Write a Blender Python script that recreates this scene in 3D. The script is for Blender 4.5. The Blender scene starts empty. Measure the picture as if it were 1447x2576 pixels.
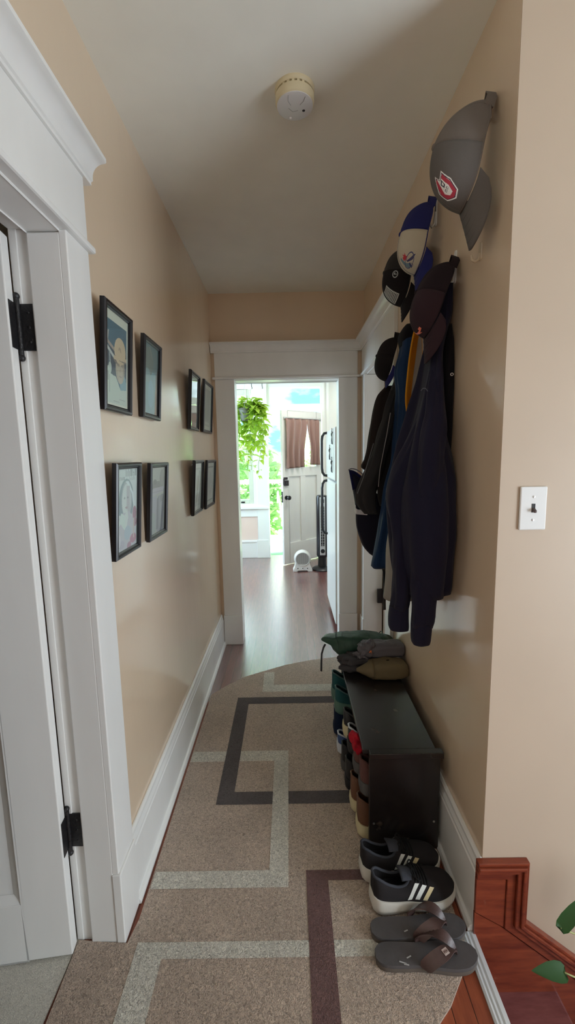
import bpy, bmesh, math, random
from mathutils import Vector, Matrix, noise
random.seed(7)
SC = bpy.context.scene
COL = SC.collection
PI = math.pi
V = Vector

# ------------------------------------------------------------------ materials
def mat(name, col, rough=0.6, metal=0.0, bump=0.0, bscale=60.0, var=0.0, vscale=8.0, spec=0.5, trans=0.0, sheen=0.0, stretch=(1, 1, 1), subsurf=0.0, emit=None):
    m = bpy.data.materials.new(name); m.use_nodes = True
    nt = m.node_tree; b = nt.nodes['Principled BSDF']
    b.inputs['Base Color'].default_value = (*col, 1)
    b.inputs['Roughness'].default_value = rough
    b.inputs['Metallic'].default_value = metal
    b.inputs['Specular IOR Level'].default_value = spec
    if trans: b.inputs['Transmission Weight'].default_value = trans
    if sheen:
        b.inputs['Sheen Weight'].default_value = sheen
        b.inputs['Sheen Roughness'].default_value = 0.6
    tc = nt.nodes.new('ShaderNodeTexCoord'); mp = nt.nodes.new('ShaderNodeMapping')
    mp.inputs['Scale'].default_value = stretch
    nt.links.new(tc.outputs['Object'], mp.inputs['Vector'])
    if var:
        n = nt.nodes.new('ShaderNodeTexNoise'); n.inputs['Scale'].default_value = vscale; n.inputs['Detail'].default_value = 5
        nt.links.new(mp.outputs['Vector'], n.inputs['Vector'])
        r = nt.nodes.new('ShaderNodeMapRange'); r.inputs['From Min'].default_value = .3; r.inputs['From Max'].default_value = .7
        r.inputs['To Min'].default_value = 1 - var; r.inputs['To Max'].default_value = 1 + var
        nt.links.new(n.outputs['Fac'], r.inputs['Value'])
        mx = nt.nodes.new('ShaderNodeVectorMath'); mx.operation = 'SCALE'
        mx.inputs[0].default_value = col
        nt.links.new(r.outputs['Result'], mx.inputs['Scale'])
        nt.links.new(mx.outputs['Vector'], b.inputs['Base Color'])
    if bump:
        n2 = nt.nodes.new('ShaderNodeTexNoise'); n2.inputs['Scale'].default_value = bscale; n2.inputs['Detail'].default_value = 3
        nt.links.new(mp.outputs['Vector'], n2.inputs['Vector'])
        bp = nt.nodes.new('ShaderNodeBump'); bp.inputs['Strength'].default_value = bump; bp.inputs['Distance'].default_value = .004
        nt.links.new(n2.outputs['Fac'], bp.inputs['Height']); nt.links.new(bp.outputs['Normal'], b.inputs['Normal'])
    return m

def mat_wood(name, c1, c2, rough=0.3, stretch=(12, 1.2, 12), plank=0.0, plank_axis=0, bump=0.05, coat=0.0, coat_ior=1.5, seam=(.02, .008, .005), scuff=0.0):
    m = bpy.data.materials.new(name); m.use_nodes = True
    nt = m.node_tree; b = nt.nodes['Principled BSDF']; L = nt.links.new
    b.inputs['Roughness'].default_value = rough
    if coat: b.inputs['Coat Weight'].default_value = coat; b.inputs['Coat Roughness'].default_value = .26; b.inputs['Coat IOR'].default_value = coat_ior
    tc = nt.nodes.new('ShaderNodeTexCoord'); mp = nt.nodes.new('ShaderNodeMapping'); mp.inputs['Scale'].default_value = stretch
    L(tc.outputs['Object'], mp.inputs['Vector'])
    n = nt.nodes.new('ShaderNodeTexNoise'); n.inputs['Scale'].default_value = 4; n.inputs['Detail'].default_value = 8; n.inputs['Roughness'].default_value = .65
    L(mp.outputs['Vector'], n.inputs['Vector'])
    cr = nt.nodes.new('ShaderNodeValToRGB')
    cr.color_ramp.elements[0].position = .32; cr.color_ramp.elements[0].color = (*c1, 1)
    cr.color_ramp.elements[1].position = .68; cr.color_ramp.elements[1].color = (*c2, 1)
    L(n.outputs['Fac'], cr.inputs['Fac'])
    out = cr.outputs['Color']
    if plank:
        sx = nt.nodes.new('ShaderNodeSeparateXYZ'); L(tc.outputs['Object'], sx.inputs['Vector'])
        d = nt.nodes.new('ShaderNodeMath'); d.operation = 'DIVIDE'; d.inputs[1].default_value = plank
        L(sx.outputs[plank_axis], d.inputs[0])
        fr = nt.nodes.new('ShaderNodeMath'); fr.operation = 'FRACT'; L(d.outputs[0], fr.inputs[0])
        ft = nt.nodes.new('ShaderNodeMath'); ft.operation = 'LESS_THAN'; ft.inputs[1].default_value = .035
        L(fr.outputs[0], ft.inputs[0])
        fl = nt.nodes.new('ShaderNodeMath'); fl.operation = 'FLOOR'; L(d.outputs[0], fl.inputs[0])
        wn = nt.nodes.new('ShaderNodeTexWhiteNoise'); wn.noise_dimensions = '1D'; L(fl.outputs[0], wn.inputs['W'])
        mr = nt.nodes.new('ShaderNodeMapRange'); mr.inputs['To Min'].default_value = .8; mr.inputs['To Max'].default_value = 1.2
        L(wn.outputs['Value'], mr.inputs['Value'])
        vm = nt.nodes.new('ShaderNodeVectorMath'); vm.operation = 'SCALE'; L(out, vm.inputs[0]); L(mr.outputs['Result'], vm.inputs['Scale'])
        mx = nt.nodes.new('ShaderNodeMix'); mx.data_type = 'RGBA'
        L(ft.outputs[0], mx.inputs['Factor']); L(vm.outputs['Vector'], mx.inputs['A']); mx.inputs['B'].default_value = (*seam, 1)
        out = mx.outputs['Result']
    if scuff:
        n3 = nt.nodes.new('ShaderNodeTexNoise'); n3.inputs['Scale'].default_value = 14; n3.inputs['Detail'].default_value = 9
        L(tc.outputs['Object'], n3.inputs['Vector'])
        mr3 = nt.nodes.new('ShaderNodeMapRange'); mr3.inputs['From Min'].default_value = .68; mr3.inputs['From Max'].default_value = .74
        L(n3.outputs['Fac'], mr3.inputs['Value'])
        ms = nt.nodes.new('ShaderNodeMath'); ms.operation = 'MULTIPLY'; ms.inputs[1].default_value = scuff; L(mr3.outputs['Result'], ms.inputs[0])
        mx2 = nt.nodes.new('ShaderNodeMix'); mx2.data_type = 'RGBA'
        L(ms.outputs[0], mx2.inputs['Factor']); L(out, mx2.inputs['A']); mx2.inputs['B'].default_value = (.55, .4, .28, 1)
        out = mx2.outputs['Result']
    L(out, b.inputs['Base Color'])
    if bump:
        bp = nt.nodes.new('ShaderNodeBump'); bp.inputs['Strength'].default_value = bump; bp.inputs['Distance'].default_value = .003
        L(n.outputs['Fac'], bp.inputs['Height']); L(bp.outputs['Normal'], b.inputs['Normal'])
    return m

def mat_carpet(name, c, dark=.5, light=1.45, scale=150, sheen=.35):
    m = bpy.data.materials.new(name); m.use_nodes = True
    nt = m.node_tree; b = nt.nodes['Principled BSDF']; L = nt.links.new
    b.inputs['Roughness'].default_value = .95; b.inputs['Specular IOR Level'].default_value = .1; b.inputs['Sheen Weight'].default_value = sheen; b.inputs['Sheen Roughness'].default_value = .5
    tc = nt.nodes.new('ShaderNodeTexCoord')
    n = nt.nodes.new('ShaderNodeTexNoise'); n.inputs['Scale'].default_value = scale; n.inputs['Detail'].default_value = 3; n.inputs['Distortion'].default_value = 1.6
    L(tc.outputs['Object'], n.inputs['Vector'])
    n1 = nt.nodes.new('ShaderNodeTexNoise'); n1.inputs['Scale'].default_value = 5; n1.inputs['Detail'].default_value = 4
    L(tc.outputs['Object'], n1.inputs['Vector'])
    r = nt.nodes.new('ShaderNodeMapRange'); r.inputs['From Min'].default_value = .3; r.inputs['From Max'].default_value = .7
    r.inputs['To Min'].default_value = dark; r.inputs['To Max'].default_value = light; L(n.outputs['Fac'], r.inputs['Value'])
    r1 = nt.nodes.new('ShaderNodeMapRange'); r1.inputs['From Min'].default_value = .3; r1.inputs['From Max'].default_value = .7
    r1.inputs['To Min'].default_value = .88; r1.inputs['To Max'].default_value = 1.1; L(n1.outputs['Fac'], r1.inputs['Value'])
    mu = nt.nodes.new('ShaderNodeMath'); mu.operation = 'MULTIPLY'; L(r.outputs['Result'], mu.inputs[0]); L(r1.outputs['Result'], mu.inputs[1])
    vm = nt.nodes.new('ShaderNodeVectorMath'); vm.operation = 'SCALE'; vm.inputs[0].default_value = c; L(mu.outputs[0], vm.inputs['Scale'])
    L(vm.outputs['Vector'], b.inputs['Base Color'])
    bp = nt.nodes.new('ShaderNodeBump'); bp.inputs['Strength'].default_value = .9; bp.inputs['Distance'].default_value = .006
    L(n.outputs['Fac'], bp.inputs['Height']); L(bp.outputs['Normal'], b.inputs['Normal'])
    return m

def mat_glass(name, tint=(.95, 1, .98), rough=0.0):
    m = bpy.data.materials.new(name); m.use_nodes = True
    nt = m.node_tree; nt.nodes.clear(); L = nt.links.new
    o = nt.nodes.new('ShaderNodeOutputMaterial'); t = nt.nodes.new('ShaderNodeBsdfTransparent'); g = nt.nodes.new('ShaderNodeBsdfGlossy')
    t.inputs['Color'].default_value = (*tint, 1); g.inputs['Roughness'].default_value = rough
    ge = nt.nodes.new('ShaderNodeNewGeometry'); dt = nt.nodes.new('ShaderNodeVectorMath'); dt.operation = 'DOT_PRODUCT'
    L(ge.outputs['Normal'], dt.inputs[0]); L(ge.outputs['Incoming'], dt.inputs[1])
    ab = nt.nodes.new('ShaderNodeMath'); ab.operation = 'ABSOLUTE'; L(dt.outputs['Value'], ab.inputs[0])
    om = nt.nodes.new('ShaderNodeMath'); om.operation = 'SUBTRACT'; om.inputs[0].default_value = 1; L(ab.outputs[0], om.inputs[1])
    pw = nt.nodes.new('ShaderNodeMath'); pw.operation = 'POWER'; pw.inputs[1].default_value = 5; L(om.outputs[0], pw.inputs[0])
    lw = nt.nodes.new('ShaderNodeMath'); lw.operation = 'MULTIPLY_ADD'; lw.inputs[1].default_value = .92; lw.inputs[2].default_value = .05; L(pw.outputs[0], lw.inputs[0])
    mx = nt.nodes.new('ShaderNodeMixShader'); L(lw.outputs[0], mx.inputs[0]); L(t.outputs[0], mx.inputs[1]); L(g.outputs[0], mx.inputs[2]); L(mx.outputs[0], o.inputs[0])
    return m

def mat_leaf(name, c, c2):
    m = bpy.data.materials.new(name); m.use_nodes = True
    nt = m.node_tree; nt.nodes.clear(); L = nt.links.new
    o = nt.nodes.new('ShaderNodeOutputMaterial'); d = nt.nodes.new('ShaderNodeBsdfPrincipled'); t = nt.nodes.new('ShaderNodeBsdfTranslucent')
    oi = nt.nodes.new('ShaderNodeTexCoord'); n = nt.nodes.new('ShaderNodeTexNoise'); n.inputs['Scale'].default_value = 9
    L(oi.outputs['Object'], n.inputs['Vector'])
    mx = nt.nodes.new('ShaderNodeMix'); mx.data_type = 'RGBA'; L(n.outputs['Fac'], mx.inputs['Factor'])
    mx.inputs['A'].default_value = (*c, 1); mx.inputs['B'].default_value = (*c2, 1)
    d.inputs['Roughness'].default_value = .45
    L(mx.outputs['Result'], d.inputs['Base Color']); L(mx.outputs['Result'], t.inputs['Color'])
    ms = nt.nodes.new('ShaderNodeMixShader'); ms.inputs[0].default_value = .45
    L(d.outputs[0], ms.inputs[1]); L(t.outputs[0], ms.inputs[2]); L(ms.outputs[0], o.inputs[0])
    return m

# ------------------------------------------------------------------ mesh builder
class MB:
    def __init__(s): s.v = []; s.f = []; s.m = []
    def add(s, verts, faces, m=0):
        o = len(s.v); s.v += [tuple(p) for p in verts]
        for f in faces: s.f.append(tuple(i + o for i in f)); s.m.append(m)
        return s
    def box(s, x0, x1, y0, y1, z0, z1, m=0):
        return s.add([(x0,y0,z0),(x1,y0,z0),(x1,y1,z0),(x0,y1,z0),(x0,y0,z1),(x1,y0,z1),(x1,y1,z1),(x0,y1,z1)],
                     [(0,3,2,1),(4,5,6,7),(0,1,5,4),(1,2,6,5),(2,3,7,6),(3,0,4,7)], m)
    def mbox(s, f, a0, a1, b0, b1, c0, c1, m=0):      # box in a mapped frame
        return s.add([f(a0,b0,c0),f(a1,b0,c0),f(a1,b1,c0),f(a0,b1,c0),f(a0,b0,c1),f(a1,b0,c1),f(a1,b1,c1),f(a0,b1,c1)],
                     [(0,3,2,1),(4,5,6,7),(0,1,5,4),(1,2,6,5),(2,3,7,6),(3,0,4,7)], m)
    def sweep(s, A, B, m=0):                            # two equal polygons joined
        n = len(A); s.add(list(A) + list(B), [tuple(range(n))[::-1], tuple(range(n, 2*n))] + [(i, (i+1) % n, n + (i+1) % n, n + i) for i in range(n)], m); return s
    def rings(s, R, m=0, caps=True, closed=True):
        n = len(R[0]); vs = [p for r in R for p in r]; fs = []
        for j in range(len(R) - 1):
            for i in range(n if closed else n - 1):
                k = (i + 1) % n; fs.append((j*n+i, j*n+k, (j+1)*n+k, (j+1)*n+i))
        if caps and closed: fs += [tuple(range(n))[::-1], tuple((len(R)-1)*n + i for i in range(n))]
        return s.add(vs, fs, m)
    def tube(s, pts, r, n=8, m=0, caps=True):
        pts = [V(p) for p in pts]; R = []; up = None
        for i, p in enumerate(pts):
            t = (pts[min(i+1, len(pts)-1)] - pts[max(i-1, 0)]).normalized()
            if up is None:
                up = V((0,0,1)) if abs(t.z) < .9 else V((1,0,0))
            a = t.cross(up).normalized(); up = a.cross(t).normalized()
            rr = r[i] if isinstance(r, (list, tuple)) else r
            R.append([p + a*rr*math.cos(2*PI*k/n) + up*rr*math.sin(2*PI*k/n) for k in range(n)])
        return s.rings(R, m, caps)
    def ribbon(s, pts, wdir, w, th, m=0):               # flat strap along pts
        pts = [V(p) for p in pts]; R = []
        for i, p in enumerate(pts):
            t = (pts[min(i+1, len(pts)-1)] - pts[max(i-1, 0)]).normalized()
            wd = V(wdir[i] if isinstance(wdir[0], (tuple, list, Vector)) else wdir)
            wd = (wd - t*wd.dot(t)).normalized(); nn = t.cross(wd)
            ww = w[i] if isinstance(w, (list, tuple)) else w
            R.append([p + wd*ww/2 + nn*th/2, p - wd*ww/2 + nn*th/2, p - wd*ww/2 - nn*th/2, p + wd*ww/2 - nn*th/2])
        return s.rings(R, m)
    def lathe(s, prof, o=(0,0,0), ax=(0,0,1), n=32, m=0, caps=True):
        ax = V(ax).normalized(); u = ax.orthogonal().normalized(); w = ax.cross(u); o = V(o)
        R = [[o + ax*h + (u*math.cos(2*PI*k/n) + w*math.sin(2*PI*k/n))*r for k in range(n)] for r, h in prof]
        return s.rings(R, m, caps)
    def grid(s, fn, nu, nv, m=0, closed_u=False):
        vs = [fn(i/(nu if closed_u else nu-1), j/(nv-1)) for j in range(nv) for i in range(nu)]
        fs = []
        for j in range(nv-1):
            for i in range(nu if closed_u else nu-1):
                k = (i+1) % nu; fs.append((j*nu+i, j*nu+k, (j+1)*nu+k, (j+1)*nu+i))
        return s.add(vs, fs, m)
    def ball(s, c, r, n=12, m=0, sc=(1,1,1)):
        c = V(c)
        return s.grid(lambda a, b: c + V((r*sc[0]*math.sin(PI*max(.001,min(.999,b)))*math.cos(2*PI*a), r*sc[1]*math.sin(PI*max(.001,min(.999,b)))*math.sin(2*PI*a), r*sc[2]*math.cos(PI*b))), n, n//2+2, m, True)
    def build(s, name, mats, parent=None, smooth=None, bevel=0, solid=0, subd=0, loc=None):
        me = bpy.data.meshes.new(name); me.from_pydata(s.v, [], s.f)
        if not isinstance(mats, (list, tuple)): mats = [mats]
        for q in mats: me.materials.append(q)
        for p, q in zip(me.polygons, s.m): p.material_index = min(q, len(mats)-1)
        bm = bmesh.new(); bm.from_mesh(me)
        bmesh.ops.remove_doubles(bm, verts=bm.verts, dist=1e-6)
        bmesh.ops.recalc_face_normals(bm, faces=bm.faces); bm.to_mesh(me); bm.free()
        if smooth is not None:
            for p in me.polygons: p.use_smooth = True
            if smooth < 180: me.set_sharp_from_angle(angle=math.radians(smooth))
        o = bpy.data.objects.new(name, me); COL.objects.link(o)
        if parent is not None:
            o.parent = parent
            o.matrix_parent_inverse = Matrix.Translation(-V(parent.location)) if not parent.get('local') else Matrix()
        if solid:
            q = o.modifiers.new('thickness', 'SOLIDIFY'); q.thickness = solid; q.offset = 0
        if bevel:
            q = o.modifiers.new('edge', 'BEVEL'); q.width = bevel; q.segments = 2; q.limit_method = 'ANGLE'; q.angle_limit = math.radians(40)
        if subd:
            q = o.modifiers.new('smooth', 'SUBSURF'); q.levels = subd; q.render_levels = subd
        return o

def tag(o, label=None, cat=None, group=None, kind=None):
    if label: o['label'] = label
    if cat: o['category'] = cat
    if group: o['group'] = group
    if kind: o['kind'] = kind
    return o
def thing(name, label, cat, loc=(0,0,0), group=None):
    o = bpy.data.objects.new(name, None); COL.objects.link(o); o.location = loc
    o.empty_display_size = .05
    return tag(o, label, cat, group)
def struct(name, mb, m, label=None, parent=None, **k):
    o = mb.build(name, m, parent, **k)
    if parent is None: tag(o, label, kind='structure')
    return o
def sroot(name, label, loc=(0,0,0)):
    o = bpy.data.objects.new(name, None); COL.objects.link(o); o.location = loc
    return tag(o, label, kind='structure')
def catmull(keys, n):
    """keys: list of tuples, first = parameter; returns n interpolated tuples"""
    out = []; t0, t1 = keys[0][0], keys[-1][0]
    for i in range(n):
        t = t0 + (t1 - t0)*i/(n-1)
        j = 0
        while j < len(keys)-2 and ((t > keys[j+1][0]) if t1 > t0 else (t < keys[j+1][0])): j += 1
        a, b = keys[j], keys[j+1]; p = keys[max(j-1,0)]; q = keys[min(j+2, len(keys)-1)]
        u = (t - a[0])/(b[0]-a[0])
        row = [t]
        for k in range(1, len(a)):
            h = b[0]-a[0]
            ma = (b[k]-p[k])/(b[0]-p[0])*h if p is not a else (b[k]-a[k])
            mb_ = (q[k]-a[k])/(q[0]-a[0])*h if q is not b else (b[k]-a[k])
            row.append((2*u**3-3*u**2+1)*a[k] + (u**3-2*u**2+u)*ma + (-2*u**3+3*u**2)*b[k] + (u**3-u**2)*mb_)
        out.append(row)
    return out
def catp(pts, n):
    k = [(i/(len(pts)-1), *p) for i, p in enumerate(pts)]
    return [V(r_[1:]) for r_ in catmull(k, n)]
def inpoly(x, y, P):
    c = False; j = len(P)-1
    for i in range(len(P)):
        xi, yi = P[i]; xj, yj = P[j]
        if (yi > y) != (yj > y) and x < (xj-xi)*(y-yi)/(yj-yi) + xi: c = not c
        j = i
    return c
def smoothstep(a, b, x):
    t = max(0, min(1, (x-a)/(b-a))); return t*t*(3-2*t)

# ------------------------------------------------------------------ dimensions (metres); the camera stands at x=0, y=0
XL, XR, ZC, YF, YC = -.541, .5506, 2.577, 3.137, 1.105
KB = 5.95                                    # inside face of the kitchen's rear wall

M = {}
M['wall'] = mat('peach_wall_paint', (.73, .575, .42), .24, bump=.16, bscale=16, var=.03, vscale=3, stretch=(1, 1, .22))
_b = M['wall'].node_tree.nodes['Principled BSDF']; _b.inputs['Coat Weight'].default_value = .6; _b.inputs['Coat Roughness'].default_value = .10
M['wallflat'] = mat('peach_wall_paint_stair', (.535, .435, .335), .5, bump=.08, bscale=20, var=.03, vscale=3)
M['ceil'] = mat('ceiling_paint', (.85, .855, .79), .7, bump=.06, bscale=40, var=.02)
M['white'] = mat('white_gloss_paint', (.80, .80, .78), .3, bump=.10, bscale=30, stretch=(1, 1, .25), var=.03)
M['white2'] = mat('white_satin_paint', (.82, .84, .83), .4)
M['hallfloor'] = mat_wood('red_brown_floorboards', (.16, .035, .018), (.30, .08, .035), .35, (14, 1.5, 14), .057, 0, .06, scuff=.35)
M['kitfloor'] = mat_wood('glossy_red_floorboards', (.085, .024, .022), (.16, .05, .042), .3, (14, 1.5, 14), .057, 0, .04, coat=1.0, coat_ior=3.0)
M['skirt'] = mat_wood('red_stained_skirt', (.13, .022, .012), (.27, .058, .024), .3, (2, 12, 12), bump=.05, scuff=.25)
M['tread'] = mat_wood('worn_stair_tread', (.12, .032, .03), (.22, .075, .07), .4, (2, 10, 12), bump=.05, scuff=.5)
M['black'] = mat('black_iron', (.012, .011, .012), .45, bump=.5, bscale=120)
M['frameblack'] = mat('black_lacquer_frame', (.007, .006, .008), .3)
M['dark'] = mat('black_plastic', (.012, .012, .014), .35)
M['glass'] = mat_glass('clear_glass')
M['metal'] = mat('brushed_metal', (.7, .7, .7), .3, 1.0)
M['alu'] = mat('pale_aluminium', (.62, .66, .68), .35, .3)
# ================================================================== the setting
b = MB()
b.box(-.661, .53, -2.2, 2.35, -.08, 0)                       # landing and hall boards
b.box(.53, 2.6, -2.2, 0.05, -.08, 0)
struct('floor', b, M['hallfloor'], 'reddish brown worn floorboards of the hall')
b = MB(); b.box(-.661, .53, 2.35, 3.25, -.08, 0); b.box(-2.2, 1.7, 3.25, 6.08, -.08, 0)
struct('floor_kitchen', b, M['kitfloor'], 'glossy red floorboards running into the kitchen')
b = MB(); b.box(-2.6, -.661, -2.2, 2.4, -.08, .006)
struct('floor_left', b, mat_carpet('cream_carpet', (.66, .63, .55), .7, 1.2, 220), 'cream fitted carpet of the room through the left doorway')
b = MB(); b.box(-2.6, 2.7, -2.3, 6.15, ZC, ZC+.1)
struct('ceiling', b, M['ceil'], 'plain off white ceiling')

b = MB()                                                    # left wall with the doorway hole
b.box(XL-.12, XL, 1.10, YF, 0, ZC); b.box(XL-.12, XL, .345, 1.10, 2.0, ZC); b.box(XL-.12, XL, -2.2, .345, 0, ZC)
struct('wall_left', b, M['wall'], 'peach wall with eight framed pictures')
b = MB()                                                    # right wall with the far doorway hole
b.box(XR, XR+.12, YC+.002, 2.28, -.0, ZC); b.box(XR, XR+.12, 2.28, 3.02, 2.005, ZC); b.box(XR, XR+.12, 3.02, YF, 0, ZC)
struct('wall_right', b, M['wall'], 'peach wall with caps and jackets')
b = MB()                                                    # wall at the far end, doorway in it
b.box(XL-.12, -.395, YF, YF+.12, 0, ZC); b.box(.386, 1.7, YF, YF+.12, 0, ZC); b.box(-.395, .386, YF, YF+.12, 2.003, ZC)
b.box(-2.2, XL-.12, YF, YF+.12, 0, ZC)
struct('wall_far', b, M['wall'], 'peach wall above the far doorway')
b = MB(); b.box(XR+.0005, 2.7, YC, YC+.12, -2.2, ZC); b.box(.53, XR+.0005, YC+.002, YC+.12, -2.2, -.001)
struct('wall_stair', b, M['wallflat'], 'pale peach wall with the light switch, over the stairs')
b = MB(); b.box(-2.7, 2.7, -2.32, -2.2, -2.2, ZC); struct('wall_back', b, M['wallflat'])
b = MB(); b.box(2.6, 2.72, -2.2, YC, -2.2, ZC); struct('wall_stairwell', b, M['wallflat'])
b = MB(); b.box(.51, .53, .05, YC, -2.2, -.08); b.box(.53, 2.6, .03, .05, -2.2, -.08); struct('wall_below', b, M['skirt'])
b = MB(); b.box(-2.72, -2.6, -2.2, 2.4, 0, ZC); b.box(-2.6, -.661, 2.4, 2.5, 0, ZC); struct('wall_room', b, M['wallflat'])
b = MB(); b.box(1.7, 1.8, YC+.12, YF, 0, ZC); b.box(XR+.12, 1.7, YC+.12, YC+.2, 0, ZC); struct('wall_side_room', b, M['white2'])
b = MB(); b.box(.53, 1.8, YC+.12, YF, -.08, 0); struct('floor_side', b, M['hallfloor'])

# ---- door casings: local frame a = along the wall, t = out of the wall, z = up
def casing(name, f, a0, b0, b1, a1, label, plinth=.235, over=.035, depth=.12, zt=1.985):
    r = sroot(name, label)
    for (p, q) in ((a0, b0), (b1, a1)):
        b = MB(); b.mbox(f, p, q, 0, .02, plinth, zt+.005); b.build('casing_board', M['white'], r, bevel=.003)
        b = MB(); b.mbox(f, p-.003, q+.002, 0, .026, 0, plinth); b.build('plinth_block', M['white'], r, bevel=.003)
    b = MB(); b.mbox(f, a0-.018, a1+.018, 0, .034, zt+.005, zt+.022); b.build('bead', M['white'], r, bevel=.006)
    b = MB(); b.mbox(f, a0, a1, 0, .02, zt+.022, 2.172); b.build('head_board', M['white'], r, bevel=.002)
    prof = [(0, 2.172), (.026, 2.172), (.026, 2.180), (.031, 2.183), (.031, 2.190)]
    for i in range(9):
        t = i/8; prof.append((.031 + .034*(1-math.cos(t*PI/2)), 2.190 + .034*math.sin(t*PI/2)))
    prof += [(.070, 2.226), (.070, 2.236), (0, 2.236)]
    b = MB()
    b.sweep([f(a0-over*.6 if False else a0-over, t, z) for t, z in prof], [f(a1+over, t, z) for t, z in prof]); b.build('crown_moulding', M['white'], r, smooth=35)
    b = MB()                                                 # jamb lining
    b.mbox(f, b0-.014, b0, -depth, .004, 0, zt); b.mbox(f, b1, b1+.014, -depth, .004, 0, zt); b.mbox(f, b0-.014, b1+.014, -depth, .004, zt, zt+.014)
    b.build('jamb', M['white'], r, bevel=.004)
    return r
fL = lambda a, t, z: (XL + t, a, z)
fR = lambda a, t, z: (XR - t, a, z)
fF = lambda a, t, z: (a, YF - t, z)
c1 = casing('trim_1', fL, .235, .345, 1.088, 1.205, 'white casing of the near left doorway', depth=.078)
b = MB()                                                    # rebate the open door hangs in
b.box(XL-.125, XL-.078, 1.099, 1.106, 0, 1.998); b.box(XL-.125, XL-.105, 1.096, 1.1, 0, 1.998)
b.box(XL-.125, XL-.078, .345, 1.1, 1.997, 2.004)
b.build('rebate', M['white'], c1, bevel=.003)
casing('trim_2', fF, -.516, -.377, .368, .504, 'white casing of the far doorway to the kitchen', over=.022)
c3 = casing('trim_3', fR, 2.18, 2.30, 3.0, 3.105, 'white casing of the right doorway behind the jackets', over=.025)

# ---- baseboards
def baseboard(name, f, a0, a1, h, label):
    prof = [(0, 0), (.034, 0), (.034, .012), (.028, .022), (.02, .026), (.02, h-.05), (.017, h-.045), (.017, h-.035), (.012, h-.02), (.012, h-.008), (.006, h), (0, h)]
    b = MB(); b.sweep([f(a0, t, z) for t, z in prof], [f(a1, t, z) for t, z in prof])
    return struct(name, b, M['white'], label, bevel=.002)
baseboard('baseboard_left', fL, 1.20, YF-.02, .245, 'white moulded baseboard under the pictures')
baseboard('baseboard_right', fR, YC, 2.18, .256, 'white moulded baseboard behind the shoe bench')

# ---- left door, opened into the room
hx, hy = -.657, 1.052
dv = V((-.9925, -.122, 0)); nv = V((-.122, .9925, 0))
fD = lambda a, t, z: tuple(V((hx, hy, 0)) + dv*a + nv*t + V((0, 0, z)))
r = sroot('door_1', 'white panelled door standing open at the left edge', (hx, hy, 0))
b = MB()
for (a0, a1, z0, z1) in ((0, .122, .012, 1.975), (.62, .74, .012, 1.975), (.122, .62, .012, .2), (.122, .62, .93, 1.08), (.122, .62, 1.86, 1.975)):
    b.mbox(fD, a0, a1, 0, .035, z0, z1)
b.build('leaf', M['white'], r, bevel=.003)
b = MB()
for (z0, z1) in ((.2, .93), (1.08, 1.86)):
    b.mbox(fD, .12, .622, .012, .024, z0, z1)
b.build('panel', M['white'], r)
b = MB()
for (z0, z1) in ((.2, .93), (1.08, 1.86)):                  # bolection slope round each panel
    A = [(.122, z0), (.62, z0), (.62, z1), (.122, z1)]; B = [(.147, z0+.025), (.595, z0+.025), (.595, z1-.025), (.147, z1-.025)]
    for i in range(4):
        j = (i+1) % 4
        b.add([fD(A[i][0], .001, A[i][1]), fD(A[j][0], .001, A[j][1]), fD(B[j][0], .0115, B[j][1]), fD(B[i][0], .0115, B[i][1])], [(0,1,2,3)])
b.build('panel_moulding', M['white'], r)
for z0, z1 in ((1.715, 1.825), (.325, .43)):
    b = MB()
    P = V(fD(-.004, .040, 0))
    b.tube([(P.x, P.y, z0-.012), (P.x, P.y, z0), (P.x, P.y, z1), (P.x, P.y, z1+.012)], .0062, 10)
    b.ball((P.x, P.y, z1+.018), .0085, 10); b.ball((P.x, P.y, z0-.018), .0085, 10)
    for k in range(1, 5): b.lathe([(.0068, 0), (.0068, .002)], (P.x, P.y, z0+(z1-z0)*k/5), n=10)
    b.box(XL-.116, XL-.079, 1.094, 1.0985, z0, z1)
    for zz in (z0+.02, z1-.02, (z0+z1)/2): b.ball((XL-.093, 1.094, zz), .004, 8, sc=(1,.4,1))
    b.mbox(fD, -.0015, .0005, .006, .038, z0, z1)
    b.mbox(fD, -.001, .001, .034, .042, z0, z1)
    b.build('hinge', M['black'], r, smooth=40)

# ---- right far door, opened into the side room
r = sroot('door_2', 'pale door ajar behind the jackets, black hinge at its edge', (.672, 2.97, 0))
b = MB(); b.box(.675, 1.36, 2.955, 2.99, .012, 1.975)
b.build('leaf', M['white'], r, bevel=.003)
for z0 in (.365, 1.62):
    b = MB(); b.box(.63, .672, 2.972, 2.998, z0, z0+.1); b.tube([(.672, 2.972, z0-.01), (.672, 2.972, z0+.11)], .007, 10)
    b.build('hinge', M['black'], r)

# ---- stairs going down on the right
for k in range(6):
    b = MB(); z = -.205*(k+1); x0 = .53 + .25*k
    b.box(x0-.0, x0+.268, .05, YC, z-.035, z)
    o = struct('stair_tread', b, M['tread'], 'worn plum brown stair tread below the landing edge' if k == 0 else None, bevel=.008)
    b = MB(); b.box(x0+.25, x0+.262, .05, YC, z-.205, z-.035); struct('stair_riser', b, M['skirt'])
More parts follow.
